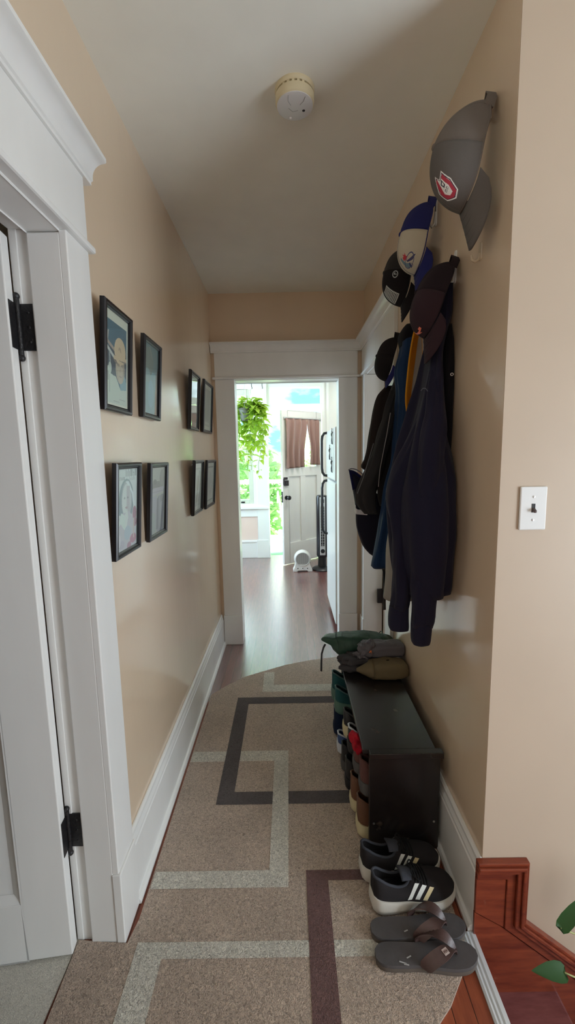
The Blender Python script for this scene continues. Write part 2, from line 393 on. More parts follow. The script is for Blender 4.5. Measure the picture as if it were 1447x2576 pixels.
# stained skirt board with moulding on the stair wall
sl = .205/.25
r = sroot('trim_4', 'red stained skirt board and moulding stepping down the stairs')
def skirt(off, y0, y1, mdl, name, step=0):
    # outer outline of the stepped moulding, offset inward by off
    zt = .256 - off; xr = .680 - off; zk = .055
    c = (.68, zk)
    def line(x): return zk - sl*(x - .68) - off*1.25
    return zt, xr, line
def strip(o0, o1, y0, y1, name, m):
    z0, x0, l0 = skirt(o0, 0, 0, 0, ''); z1, x1, l1 = skirt(o1, 0, 0, 0, '')
    b = MB()
    top = [(.531, z1), (.531, z0), (x0, z0), (x1, z1)]
    side = [(x1, z1), (x0, z0), (x0, l0(x0)), (x1, l1(x1))]
    slope = [(x1, l1(x1)), (x0, l0(x0)), (2.2, l0(2.2)), (2.2, l1(2.2))]
    for P in (top, side, slope):
        b.sweep([(x, y1, z) for x, z in P], [(x, y0, z) for x, z in P])
    return b.build(name, m, r, bevel=.0025)
strip(0, .010, YC-.022, YC, 'cap_bead', M['skirt'])
strip(.010, .020, YC-.030, YC, 'cove', M['skirt'])
strip(.020, .034, YC-.024, YC, 'lower_bead', M['skirt'])
strip(.034, .060, YC-.015, YC, 'flat_rail', M['skirt'])
z1, x1, l1 = skirt(.060, 0, 0, 0, '')
b = MB(); P = [(.531, z1), (x1, z1), (x1, l1(x1)), (.531, .066)]
P = [(.531, z1), (x1, z1), (x1, l1(x1)-.002), (.531, .082)]
b.sweep([(x, YC, z) for x, z in P], [(x, YC-.011, z) for x, z in P]); b.build('corner_block', M['skirt'], r, bevel=.002)
b = MB(); P = [(.531, .064), (x1, -.057), (x1, l1(x1)-.0), (2.2, l1(2.2)), (2.2, -2.0), (.531, -.9)]
P = [(.531, .079), (x1, l1(x1)-.006), (2.2, l1(2.2)-.006), (2.2, -2.0), (.531, -.9)]
b.sweep([(x, YC, z) for x, z in P], [(x, YC-.009, z) for x, z in P]); b.build('stringer', M['skirt'], r)
b = MB(); P = [(x1, l1(x1)), (2.2, l1(2.2)), (2.2, l1(2.2)-.006), (x1, l1(x1)-.006)]
b.sweep([(x, YC, z) for x, z in P], [(x, YC-.004, z) for x, z in P]); b.build('groove', M['black'], r)
# pale metal nosing on the landing edge
b = MB()
prof = [(.497, .0), (.497, .004), (.503, .006), (.508, .0045), (.513, .006), (.519, .0045), (.525, .006), (.537, .004), (.5375, -.035), (.5325, -.035), (.532, 0)]
b.sweep([(x, 0.05, z) for x, z in prof], [(x, YC-.002, z) for x, z in prof])
struct('trim_5', b, M['alu'], 'pale metal nosing strip along the landing edge')

# ================================================================== kitchen shell
K = M['white2']
b = MB()                                                    # rear wall with window, door and transom holes
y0, y1 = KB, KB+.13
b.box(-2.2, -1.25, y0, y1, 0, ZC); b.box(-1.25, -.5, y0, y1, 0, .78); b.box(-1.25, -.5, y0, y1, 2.35, ZC)
b.box(-.5, -.285, y0, y1, 0, ZC); b.box(-.285, .5, y0, y1, 2.05, 2.14); b.box(-.285, -.245, y0, y1, 2.14, ZC); b.box(.455, .5, y0, y1, 2.14, ZC)
b.box(-.245, .455, y0, y1, 2.372, ZC); b.box(.5, 1.8, y0, y1, 0, ZC)
struct('wall_kitchen', b, K, 'white kitchen rear wall')
b = MB(); b.box(-2.32, -2.2, YF, 6.1, 0, ZC); struct('wall_kitchen_left', b, M['wallflat'])
b = MB(); b.box(1.7, 1.82, YF, 6.1, 0, ZC); struct('wall_kitchen_right', b, K)
r = sroot('trim_6', 'white pilaster, transom frame and beam round the kitchen back door')
b = MB(); b.box(-.45, -.305, KB-.03, KB, .16, 2.42); b.build('pilaster', K, r, bevel=.004)
b = MB(); b.box(-.47, -.30, KB-.04, KB, 0, .26); b.build('plinth_block', K, r, bevel=.004)
b = MB(); b.box(-.305, -.283, KB-.045, KB+.12, 0, 2.42); b.box(.47, .505, KB-.03, KB+.13, 0, 2.42); b.build('door_jamb', K, r, bevel=.003)
b = MB(); b.box(-.30, .50, KB-.02, KB, 2.05, 2.142); b.box(-.30, .50, KB-.02, KB, 2.37, 2.42); b.box(-.3, -.24, KB-.02, KB, 2.14, 2.37); b.box(.452, .5, KB-.02, KB, 2.14, 2.37); b.build('transom_frame', K, r, bevel=.004)
b = MB(); b.box(-2.2, 1.7, KB-.06, KB, 2.43, 2.50); b.build('beam', K, r, bevel=.004)
b = MB(); b.box(.53, .57, KB-.025, KB, 0, 2.42); b.build('side_casing', K, r, bevel=.004)
r = sroot('trim_7', 'white sill, apron and skirting with pink panel under the kitchen window')
b = MB(); b.box(-1.3, -.29, KB-.06, KB, .705, .738); b.build('sill', K, r, bevel=.006)
b = MB(); b.box(-1.3, -.45, KB-.022, KB, .595, .705); b.build('apron', K, r, bevel=.003)
b = MB(); b.box(-1.3, -.455, KB-.006, KB, .26, .595); b.build('panel', mat('pink_panel', (.78, .62, .55), .6), r)
b = MB(); b.box(-1.3, -.45, KB-.03, KB, 0, .25); b.box(-1.3, -.45, KB-.038, KB, .225, .25); b.build('skirting', K, r, bevel=.004)
r = sroot('window_1', 'tall kitchen window behind the hanging plant')
b = MB(); b.box(-1.25, -1.2, KB, KB+.08, .78, 2.35); b.box(-.56, -.5, KB, KB+.08, .78, 2.35); b.box(-1.2, -.56, KB, KB+.08, .78, .84); b.box(-1.2, -.56, KB, KB+.08, 2.27, 2.35); b.box(-1.2, -.56, KB+.02, KB+.07, 1.5, 1.535)
b.build('sash', mat('sash_paint', (.62, .66, .56), .4), r, bevel=.004)
b = MB(); b.box(-1.2, -.56, KB+.04, KB+.044, .84, 2.27); b.build('pane', M['glass'], r)
b = MB(); b.box(-.68, -.63, KB-.012, KB+.01, .79, .812); b.build('latch', M['dark'], r, bevel=.003)
r = sroot('window_2', 'transom window over the kitchen back door')
b = MB(); b.box(-.245, .455, KB+.03, KB+.034, 2.14, 2.372); b.build('pane', M['glass'], r)

# ---- kitchen back door, swung inward
P0 = V((-.078, 5.46, 0)); P1 = V((.462, 5.925, 0)); du = (P1-P0).normalized(); dn = V((du.y, -du.x, 0)); DW = (P1-P0).length
fK = lambda a, t, z: tuple(P0 + du*a + dn*t + V((0, 0, z)))
r = sroot('door_3', 'white half glazed kitchen back door swung inward', tuple(P0))
b = MB()
H = 2.015
for (a0, a1, z0, z1) in ((0, .1, .012, H), (DW-.1, DW, .012, H), (.1, DW-.1, .012, .29), (.1, DW-.1, 1.17, 1.29), (.1, DW-.1, 1.90, H), (DW/2-.045, DW/2+.045, .29, 1.17)):
    b.mbox(fK, a0, a1, -.035, 0, z0, z1)
b.build('leaf', M['white'], r, bevel=.005)
for a0, a1 in ((.1, DW/2-.045), (DW/2+.045, DW-.1)):
    b = MB(); b.mbox(fK, a0, a1, -.028, -.018, .29, 1.17); b.build('panel', M['white'], r)
b = MB(); b.mbox(fK, .1, DW-.1, -.02, -.016, 1.29, 1.9); b.build('pane', M['glass'], r)
o = V(fK(.055, 0, .90)); b = MB(); b.lathe([(.028, 0), (.028, .004), (.010, .006), (.010, .035), (.024, .042), (.03, .055), (.026, .068), (.012, .074)], o, dn, 20); b.build('knob', M['dark'], r, smooth=40)
b = MB(); b.mbox(fK, .012, .075, 0, .012, 1.135, 1.165); b.mbox(fK, .015, .085, 0, .022, 1.055, 1.125); b.mbox(fK, .03, .06, .02, .034, 1.075, 1.105)
b.mbox(fK, .005, .02, -.0, .014, 1.07, 1.15)
b.build('deadbolt', mat('dark_bronze', (.05, .04, .04), .3, .8), r, bevel=.004)
b = MB(); b.mbox(fK, -.003, .001, -.03, -.006, .84, .98); b.build('latch_plate', M['dark'], r)
# curtains gathered on a rod over the door glass
CUR = mat('dusty_pink_cloth', (.30, .175, .15), .85, bump=.3, bscale=400, sheen=.3, var=.06, vscale=5)
def curtain(a0, a1, z0a, z0b, lab, n, taper):
    def fn(u, v):
        z = 1.925 - v*(1.925 - (z0a + (z0b-z0a)*u))
        k = taper*smoothstep(.1, .7, v)
        a = a0 + (a1-a0)*u
        a = a + k*(((a0 if taper_side else a1)) - a)
        dep = .024 + (.012 + .012*v)*math.sin(u*PI*2*n + .8*math.sin(v*3)) + .004*math.sin(u*37+v*5)
        if v < .04: dep *= .6
        return V(fK(a, dep, z))
    taper_side = a0 < .3
    b = MB(); b.grid(fn, 90, 30)
    o = b.build('curtain', CUR, None, smooth=180, solid=.002)
    return tag(o, lab, 'curtain', 'pink curtains on the kitchen back door')
curtain(.045, .405, 1.275, 1.29, 'wider dusty pink curtain on the latch side of the kitchen back door', 3.2, .16)
curtain(.412, .66, 1.315, 1.31, 'narrower dusty pink curtain on the hinge side of the kitchen back door', 2.6, .22)
b = MB(); b.tube([fK(.03, .02, 1.922), fK(DW-.03, .02, 1.922)], .006, 8); b.mbox(fK, .03, .045, 0, .028, 1.912, 1.932); b.mbox(fK, DW-.045, DW-.03, 0, .028, 1.912, 1.932)
b.build('curtain_rod', M['metal'], r)
# ================================================================== things in the kitchen
WM = mat('white_appliance', (.80, .82, .82), .28)
WG = mat('fan_white_plastic', (.74, .74, .72), .4)
GR = mat('grille_grey', (.33, .34, .34), .45)
BK = mat('glossy_black_plastic', (.014, .014, .018), .25)
t = thing('refrigerator', 'white refrigerator with black handles just inside the far doorway', 'refrigerator', (.7, 3.7, 0))
b = MB(); b.box(.405, 1.05, 3.32, 4.05, .05, 1.65); b.build('body', WM, t, bevel=.008)
b = MB(); b.box(.42, 1.04, 3.33, 4.04, 0, .05); b.build('base_grille', M['dark'], t)
def fdoor(z0, z1, h0, h1, nm):
    b = MB(); b.box(.36, .402, 3.315, 4.055, z0, z1); d = b.build(nm, WM, t, bevel=.012)
    b = MB(); Y = 3.985
    pts = [(.364, Y, h0), (.335, Y, h0+.004), (.318, Y, h0+.03), (.312, Y, h0+.07), (.311, Y, (h0+h1)/2), (.312, Y, h1-.07), (.318, Y, h1-.03), (.335, Y, h1-.004), (.364, Y, h1)]
    b.tube(pts, .0125, 12); b.build('handle', BK, d, smooth=60); return d
fdoor(1.235, 1.66, 1.25, 1.645, 'freezer_door'); fdoor(.06, 1.222, .70, 1.205, 'fridge_door')
WR = mat('black_wire', (.02, .02, .022), .4)
PAP = mat('note_paper', (.80, .84, .82), .7); INK = mat('pen_ink', (.05, .06, .07), .7)
for i, (y, z, lab) in enumerate(((3.42, 1.585, 'black wire stick figure magnet highest on the freezer door'), (3.62, 1.46, 'black wire loop magnet in the middle of the freezer door'), (3.46, 1.36, 'black wire figure magnet lowest on the freezer door'))):
    b = MB(); x = .350
    for k, (dy, dz) in enumerate(((.0, .05), (.05, .03), (-.05, .035), (.03, -.055), (-.035, -.06))):
        b.tube([(x, y, z), (x-.002, y+dy*.6+.01*math.sin(k), z+dz*.5), (x, y+dy, z+dz)], .0035, 6)
    b.ball((x, y, z+.06), .010, 8, sc=(.35, 1, 1)); b.ball((x, y, z), .009, 8, sc=(.3, 1, 1.4))
    tag(b.build('fridge_magnet', WR), lab, 'magnet', 'wire magnets on the freezer door')
b = MB(); b.box(.3585, .3595, 3.50, 3.56, 1.30, 1.42); 
for k in range(5): b.box(.3580, .3586, 3.51, 3.55-.01*(k % 2), 1.32+.018*k, 1.324+.018*k, 1)
tag(b.build('paper_note', [PAP, INK]), 'small pale paper note with dark lines held on the freezer door', 'paper')

t = thing('space_heater', 'small round white fan heater on the kitchen floor by the open door', 'heater', (.152, 5.2, 0))
b = MB(); b.lathe([(.0, 0), (.09, 0), (.103, .012), (.105, .03), (.105, .085), (.098, .11), (.06, .125), (0, .127)], (.152, 5.145, .160), (0, 1, 0), 40); b.build('housing', WG, t, smooth=40)
b = MB(); P = [(-.118, 0), (-.07, 0), (-.055, .016), (.055, .016), (.07, 0), (.118, 0), (.120, .02), (.10, .06), (.088, .12), (.06, .10), (-.06, .10), (-.088, .12), (-.10, .06), (-.120, .02)]
b.sweep([(.152+x, 5.140, z) for x, z in P], [(.152+x, 5.26, z) for x, z in P]); b.build('stand', WG, t, bevel=.005)
b = MB(); b.lathe([(0, 0), (.082, 0), (.082, .004), (0, .004)], (.152, 5.1425, .160), (0, 1, 0), 36); b.build('vent_back', GR, t)
b = MB()
for k in range(-6, 7):
    x = k*.0125; h = math.sqrt(max(0, .083**2 - x*x)); b.box(.152+x-.002, .152+x+.002, 5.137, 5.142, .160-h, .160+h)
b.tube([(.152+.084*math.cos(a*2*PI/40), 5.139, .160+.084*math.sin(a*2*PI/40)) for a in range(41)], .004, 6)
b.build('grille', mat('grille_light', (.55, .56, .55), .4), t)
b = MB(); 
for x in (-.06, 0, .06):
    b = MB(); b.ball((.152+x, 5.139, .045), .007, 8, sc=(1, .4, 1)); b.build('button', M['dark'], t)
b = MB(); b.tube([(.245, 5.24, .03), (.262, 5.28, .02), (.268, 5.36, .006), (.25, 5.42, .006), (.262, 5.46, .05), (.255, 5.40, .07), (.24, 5.36, .006)], .004, 6); b.build('power_cord', M['dark'], t, smooth=60)

t = thing('tower_fan', 'tall black tower fan with a silver front beside the refrigerator', 'fan', (.405, 5.22, 0))
b = MB(); b.lathe([(.0, 0), (.125, 0), (.13, .012), (.11, .03), (.055, .045), (.05, .20), (0, .2)], (.405, 5.25, 0), n=32); b.build('base', M['dark'], t, smooth=40)
def ov(z, s=1): return [(.405 + .072*s*math.copysign(abs(math.cos(a))**.7, math.cos(a)), 5.235 + .065*s*math.copysign(abs(math.sin(a))**.7, math.sin(a)), z) for a in [2*PI*k/32 for k in range(32)]]
b = MB(); b.rings([ov(.17, .8), ov(.19), ov(.92), ov(.945, .9), ov(.95, .7)]); b.build('body', BK, t, smooth=40)
SIL = mat('silver_plastic', (.62, .63, .64), .35, .3)
b = MB(); b.box(.372, .440, 5.163, 5.172, .20, .93); b.build('front_trim', SIL, t, bevel=.01)
b = MB(); b.box(.384, .428, 5.159, 5.165, .32, .82); b.build('grille_recess', M['dark'], t)
b = MB()
for k in range(15): b.box(.384, .428, 5.156, 5.160, .335+k*.034, .338+k*.034)
b.box(.404, .408, 5.1555, 5.160, .32, .82); b.build('grille', SIL, t)
b = MB(); b.box(.386, .426, 5.159, 5.164, .86, .905); b.build('display', M['dark'], t)
b = MB(); b.lathe([(0, 0), (.026, 0), (.026, .006), (0, .006)], (.406, 5.156, .255), (0, 1, 0), 24); b.build('dial', M['dark'], t)

# ---- hanging pothos
LEAF = mat_leaf('pothos_leaf', (.28, .50, .04), (.60, .75, .12)); STEM = mat('pothos_stem', (.30, .42, .08), .6)
t = thing('hanging_pothos', 'trailing yellow green pothos in a grey hanging pot by the kitchen window', 'plant', (-.50, 5.2, 1.86))
pc = V((-.50, 5.2, 1.865))
b = MB(); b.lathe([(0, 0), (.062, 0), (.066, .004), (.088, .13), (.094, .132), (.094, .15), (.086, .15), (.082, .13), (0, .125)], pc, n=32); b.build('pot', mat('grey_green_pot', (.12, .13, .10), .6), t, smooth=40)
b = MB(); b.lathe([(0, .13), (.082, .13), (.02, .139), (0, .14)], pc, n=20); b.build('soil', mat('potting_soil', (.05, .035, .02), .95, bump=.8), t)
b = MB(); top = V((-.485, 5.2, 2.40))
for k in range(3):
    a = k*2*PI/3+.4; b.tube([pc + V((.09*math.cos(a), .09*math.sin(a), .145)), top], .0022, 6)
b.tube([top, top+V((0,0,.025)), top+V((.012,0,.035)), top+V((.006,0,.05))], .003, 6); b.build('hanger', M['metal'], t)
def leaf(b, base, d, up, L, wd, m=0, curl=.25):
    d = V(d).normalized(); side = d.cross(V(up)).normalized(); n = side.cross(d).normalized()
    prof = [(0, .0), (-.04, .30), (.06, .46), (.25, .5), (.5, .42), (.75, .24), (.92, .09), (1, 0)]
    vs = []; fs = []
    for i, (a, w_) in enumerate(prof):
        c = V(base) + d*L*a - n*L*curl*max(a, 0)**2
        vs += [c + side*wd*w_ + n*wd*w_*.35, c, c - side*wd*w_ + n*wd*w_*.35]
    for i in range(len(prof)-1):
        o = 3*i; fs += [(o, o+1, o+4, o+3), (o+1, o+2, o+5, o+4)]
    b.add(vs, fs, m)
rnd = random.Random(3)
strands = [(-.16, -.02, 1.20), (-.13, .06, 1.40), (-.09, .09, 1.30), (.09, -.06, 1.30), (.13, -.02, 1.58), (.18, .0, 1.18), (.15, .06, 1.70), (-.10, .10, 1.25), (.21, .02, 1.55), (.11, -.10, 1.66), (-.02, .10, 1.22), (.17, -.06, 1.40), (.05, .10, 1.45), (.08, .08, 1.25)]
for (dx, dy, zend) in strands:
    z0 = pc.z + .15; pts = [pc + V((dx*.3, dy*.3, .14)), pc + V((dx*.7, dy*.7, .20)), pc + V((dx*.95, dy, .17))]
    z = z0 - .02; x, y = pc.x + dx, pc.y + dy
    while z > zend:
        pts.append(V((x, y, z))); z -= .06; x += rnd.uniform(-.022, .022); y += rnd.uniform(-.015, .015)
    b = MB(); b.tube(pts, .0025, 5, 1, True)
    for i, p in enumerate(pts):
        for q in range(3 if i < len(pts)-6 else 2):
            if rnd.random() < .12: continue
            a = rnd.uniform(0, 2*PI); d = V((math.cos(a), math.sin(a)*.8-.25, rnd.uniform(-.7, .25)))
            L = rnd.uniform(.075, .12) if i < len(pts)-3 else rnd.uniform(.04, .06)
            leaf(b, p + d*.02, d, (0, 0, 1), L, L*.75, 0, rnd.uniform(.1, .5))
    b.build('vine', [LEAF, STEM], t, smooth=180)
b = MB()
for k in range(46):
    a = rnd.uniform(0, 2*PI); r_ = rnd.uniform(.02, .15); p = pc + V((r_*math.cos(a)+.05, r_*math.sin(a)*.8, .15 + rnd.uniform(-.0, .12)))
    d = V((math.cos(a), math.sin(a)-.4, rnd.uniform(-.3, .5))); L = rnd.uniform(.07, .11); leaf(b, p, d, (0, 0, 1), L, L*.8, 0, rnd.uniform(.1, .5))
    b.tube([pc + V((.02*math.cos(a), .02*math.sin(a), .14)), p], .0018, 4, 1)
b.build('crown', [LEAF, STEM], t, smooth=180)
for i, x in enumerate((-.475, -.335)):
    b = MB(); b.tube([(x, KB-.065, 2.455), (x, KB-.12, 2.44), (x, KB-.125, 2.38), (x+.006, KB-.12, 2.345), (x, KB-.105, 2.34)], .004, 6); b.lathe([(0, 0), (.014, 0), (.014, .006), (0, .006)], (x, KB-.065, 2.455), (0, 1, 0), 12)
    tag(b.build('plant_hook', M['dark'], smooth=60), 'dark metal hook on the beam above the pothos pot' if i == 0 else 'second dark metal hook on the beam, between pothos and transom', 'hook', 'hooks on the kitchen beam')

# ---- outside
b = MB(); b.box(-3, 2.5, 6.08, 7.55, -.12, -.03); struct('balcony_floor', b, mat('balcony_boards', (.62, .62, .60), .6, var=.05))
b = MB(); b.box(-40, 40, 7.55, 80, -3.2, -3); struct('ground', b, mat('garden_lawn', (.32, .50, .20), .9, var=.2, vscale=1))
t = thing('balcony_railing', 'pale wooden balcony railing seen through the open back door', 'railing', (0, 7.4, -.03))
RW = mat('railing_paint', (.62, .58, .52), .6)
b = MB(); b.box(-3, 2.5, 7.35, 7.45, .97, 1.03); b.build('top_rail', RW, t, bevel=.006)
b = MB(); b.box(-3, 2.5, 7.38, 7.42, .0, .05); b.build('bottom_rail', RW, t, bevel=.004)
for k in range(8):
    x = -1.6 + k*.46; b = MB(); b.box(x+.185-.025, x+.185+.025, 7.37, 7.43, -.03, .97); b.build('baluster', RW, t, bevel=.003)
t = thing('folding_chair', 'pale folding chair frame on the balcony behind the back door', 'chair', (-.02, 6.95, -.03))
CHM = mat('chair_frame', (.55, .50, .42), .5)
for y in (6.86, 7.2):
    b = MB(); b.tube([(-.19, y, -.03), (.18, y, .46), (.22, y, .50)], .011, 8); b.build('leg', CHM, t)
    b = MB(); b.tube([(.20, y, -.03), (-.12, y, .43), (-.19, y, .85)], .011, 8); b.build('leg', CHM, t)
b = MB(); b.box(-.16, .24, 6.85, 7.21, .44, .465); b.build('seat', CHM, t, bevel=.006)
b = MB(); b.box(-.20, -.175, 6.85, 7.21, .68, .84); b.build('backrest', CHM, t, bevel=.006)
b = MB(); b.box(-.34, .30, 6.16, 6.76, -.03, -.015)
tag(b.build('doormat', mat_carpet('green_turf_mat', (.18, .50, .26), .7, 1.3, 180), bevel=.004), 'green turf mat on the balcony outside the back door', 'mat')
TL = mat_leaf('tree_leaf', (.36, .54, .28), (.56, .74, .46)); BARK = mat('tree_bark', (.16, .11, .07), .9, bump=.6)
def tree(x, y, z0, r_, h, n, lab, seed):
    q = random.Random(seed); t = thing('tree', lab, 'tree', (x, y, -3), 'trees beyond the balcony')
    b = MB(); b.tube([(x, y, -3), (x+.1, y, -1), (x, y, z0-h*.3), (x+.1, y, z0+h*.4)], [.22, .18, .13, .04], 10); b.build('trunk', BARK, t, smooth=60)
    b = MB()
    for k in range(n):
        while True:
            p = V((q.uniform(-1, 1), q.uniform(-1, 1), q.uniform(-1, 1)))
            if .45 < p.length < 1: break
        p = V((x + p.x*r_, y + p.y*r_, z0 + p.z*h)); d = V((q.uniform(-1, 1), q.uniform(-1, 1), q.uniform(-1, .4))); L = q.uniform(.16, .3)
        leaf(b, p, d, (0, 0, 1), L, L*.8, 0, .2)
    b.build('crown', TL, t)
tree(-1.62, 11.5, .35, 1.5, 2.1, 2600, 'leafy green tree seen through the kitchen window beyond the pothos', 1)
tree(1.42, 12.2, .45, 1.45, 2.0, 2200, 'leafy green tree seen through the open kitchen back door', 2)
tree(-6.0, 15, .2, 2.6, 2.6, 2200, 'broad green tree farthest left beyond the kitchen window', 4)
# ================================================================== hall: rug, detector, switch, pictures
RB = mat_carpet('rug_brown', (.43, .335, .265)); RD = mat_carpet('rug_charcoal', (.095, .082, .082), .7, 1.4, sheen=.10); RL = mat_carpet('rug_cream', (.57, .54, .47)); RM = mat_carpet('rug_maroon', (.150, .085, .080), .7, 1.4, sheen=.10)
out = [(-.655, .3), (.30, .3), (.30, .80), (.345, .885), (.40, .93), (.46, 1.0), (.495, 1.06), (.50, 1.4), (.50, 2.2), (.47, 2.93), (.33, 2.872), (.139, 2.829), (-.043, 2.766), (-.18, 2.69), (-.312, 2.615), (-.419, 2.507), (-.497, 2.412), (-.497, 1.7), (-.497, 1.15), (-.51, 1.083), (-.60, 1.088), (-.66, 1.094), (-.652, .9)]
b = MB(); b.sweep([(x, y, .0) for x, y in out], [(x, y, .008) for x, y in out], 0)
def band(x0, x1, y0, y1, m, lift=.0085):
    P = [(x0, y0), (x1, y0), (x1, y1), (x0, y1)]
    b.add([(x, y, lift) for x, y in P], [(0, 1, 2, 3)], m)
R0, R1 = .49, -.494
for (x0, x1, y0, y1) in ((-.187, -.12, 2.43, 2.665), (-.12, R0, 2.43, 2.508)): band(x0, x1, y0, y1, 2)
for (x0, x1, y0, y1) in ((-.33, R0, 2.303, 2.370), (-.33, -.26, 1.650, 2.303), (-.33, R0, 1.583, 1.650)): band(x0, x1, y0, y1, 1, .0090)
for (x0, x1, y0, y1) in ((R1, -.027, 1.835, 1.905), (-.094, -.027, 1.240, 1.835), (R1+.002, -.094, 1.240, 1.300)): band(x0, x1, y0, y1, 2, .0087 if y0 > 1.8 else .0093)
for (x0, x1, y0, y1) in ((.034, R0, 1.262, 1.298), (.034, .108, .3, 1.262)): band(x0, x1, y0, y1, 3, .0092)
for (x0, x1, y0, y1) in ((-.478, .48, 1.040, 1.083), (-.478, -.395, .3, 1.040)): band(x0, x1, y0, y1, 2, .0088)
tag(b.build('runner_rug', [RB, RD, RL, RM]), 'brown hallway runner rug with overlapping cream, charcoal and maroon rectangles', 'rug')

DM = mat('yellowed_plastic', (.66, .58, .38), .5); DW_ = mat('detector_face', (.66, .66, .66), .45)
t = thing('smoke_detector', 'round yellowed smoke detector on the hall ceiling', 'smoke detector', (.041, 1.487, ZC))
c = V((.041, 1.487, ZC)); dn_ = (0, 0, -1)
b = MB(); b.lathe([(0, 0), (.062, 0), (.062, .005), (.060, .009), (.058, .0115), (.050, .012), (0, .012)], c, dn_, 48); b.build('base_ring', DM, t, smooth=35)
b = MB(); b.lathe([(.044, .010), (.05, .010), (.05, .020), (.044, .020)], c, dn_, 40); b.build('dark_gap', mat('vent_shadow_plastic', (.05, .035, .02), .8), t)
b = MB(); b.lathe([(0, .0165), (.056, .0165), (.0605, .019), (.061, .034), (.0595, .041), (.056, .044), (0, .045)], c, dn_, 48); b.build('housing', DM, t, smooth=35)
b = MB(); b.lathe([(0, .044), (.0565, .044), (.0565, .046), (.052, .0475), (0, .0485)], c, dn_, 48); b.build('face', DW_, t, smooth=35)
b = MB()
for (a0, r0, a1, r1) in ((2.0, .05, 2.6, .015), (.9, .05, .5, .018), (3.3, .02, 5.4, .016)):
    b.tube([c + V((r0*math.cos(a0), -r0*math.sin(a0), -.0483)), c + V(((r0+r1)/2*math.cos((a0+a1)/2), -(r0+r1)/2*math.sin((a0+a1)/2), -.0483)), c + V((r1*math.cos(a1), -r1*math.sin(a1), -.0485))], .0006, 5)
b.build('seam', GR, t)
b = MB(); b.ball(c + V((.028, .014, -.0478)), .005, 10, sc=(1, 1, .4)); b.build('test_hole', M['dark'], t)
b = MB(); b.ball(c + V((-.013, .042, -.0475)), .0045, 10, sc=(1, 1, .8)); b.build('indicator', M['white2'], t)
for k in range(5):
    a = 4.05 + k*.28
    b = MB(); b.box(-.004, .004, -.002, .002, -.004, .004); o = b.build('clip', DM, t)
    o.matrix_parent_inverse = Matrix(); o.location = (.055*math.cos(a), .055*math.sin(a), -.0145); o.rotation_euler = (0, 0, a+PI/2)

t = thing('light_switch', 'white toggle light switch plate on the stair wall', 'light switch', (.638, YC, 1.295))
b = MB(); b.box(.603, .673, YC-.006, YC, 1.2375, 1.3518); b.build('plate', mat('switch_plate', (.78, .80, .80), .35), t, bevel=.004)
b = MB(); b.box(.6335, .6425, YC-.0068, YC-.004, 1.284, 1.307); b.build('slot', M['dark'], t)
b = MB(); b.add([(.634, YC-.006, 1.297), (.642, YC-.006, 1.297), (.642, YC-.006, 1.286), (.634, YC-.006, 1.286), (.635, YC-.018, 1.290), (.641, YC-.018, 1.290), (.641, YC-.017, 1.284), (.635, YC-.017, 1.284)], [(0,1,2,3),(4,5,6,7),(0,1,5,4),(1,2,6,5),(2,3,7,6),(3,0,4,7)]); b.build('toggle', mat('brown_toggle', (.07, .045, .04), .35), t, bevel=.001)
for z in (1.325, 1.264):
    b = MB(); b.lathe([(0, 0), (.0035, 0), (.003, .0012), (0, .0015)], (.638, YC-.006, z), (0, -1, 0), 12); b.build('screw', M['metal'], t)

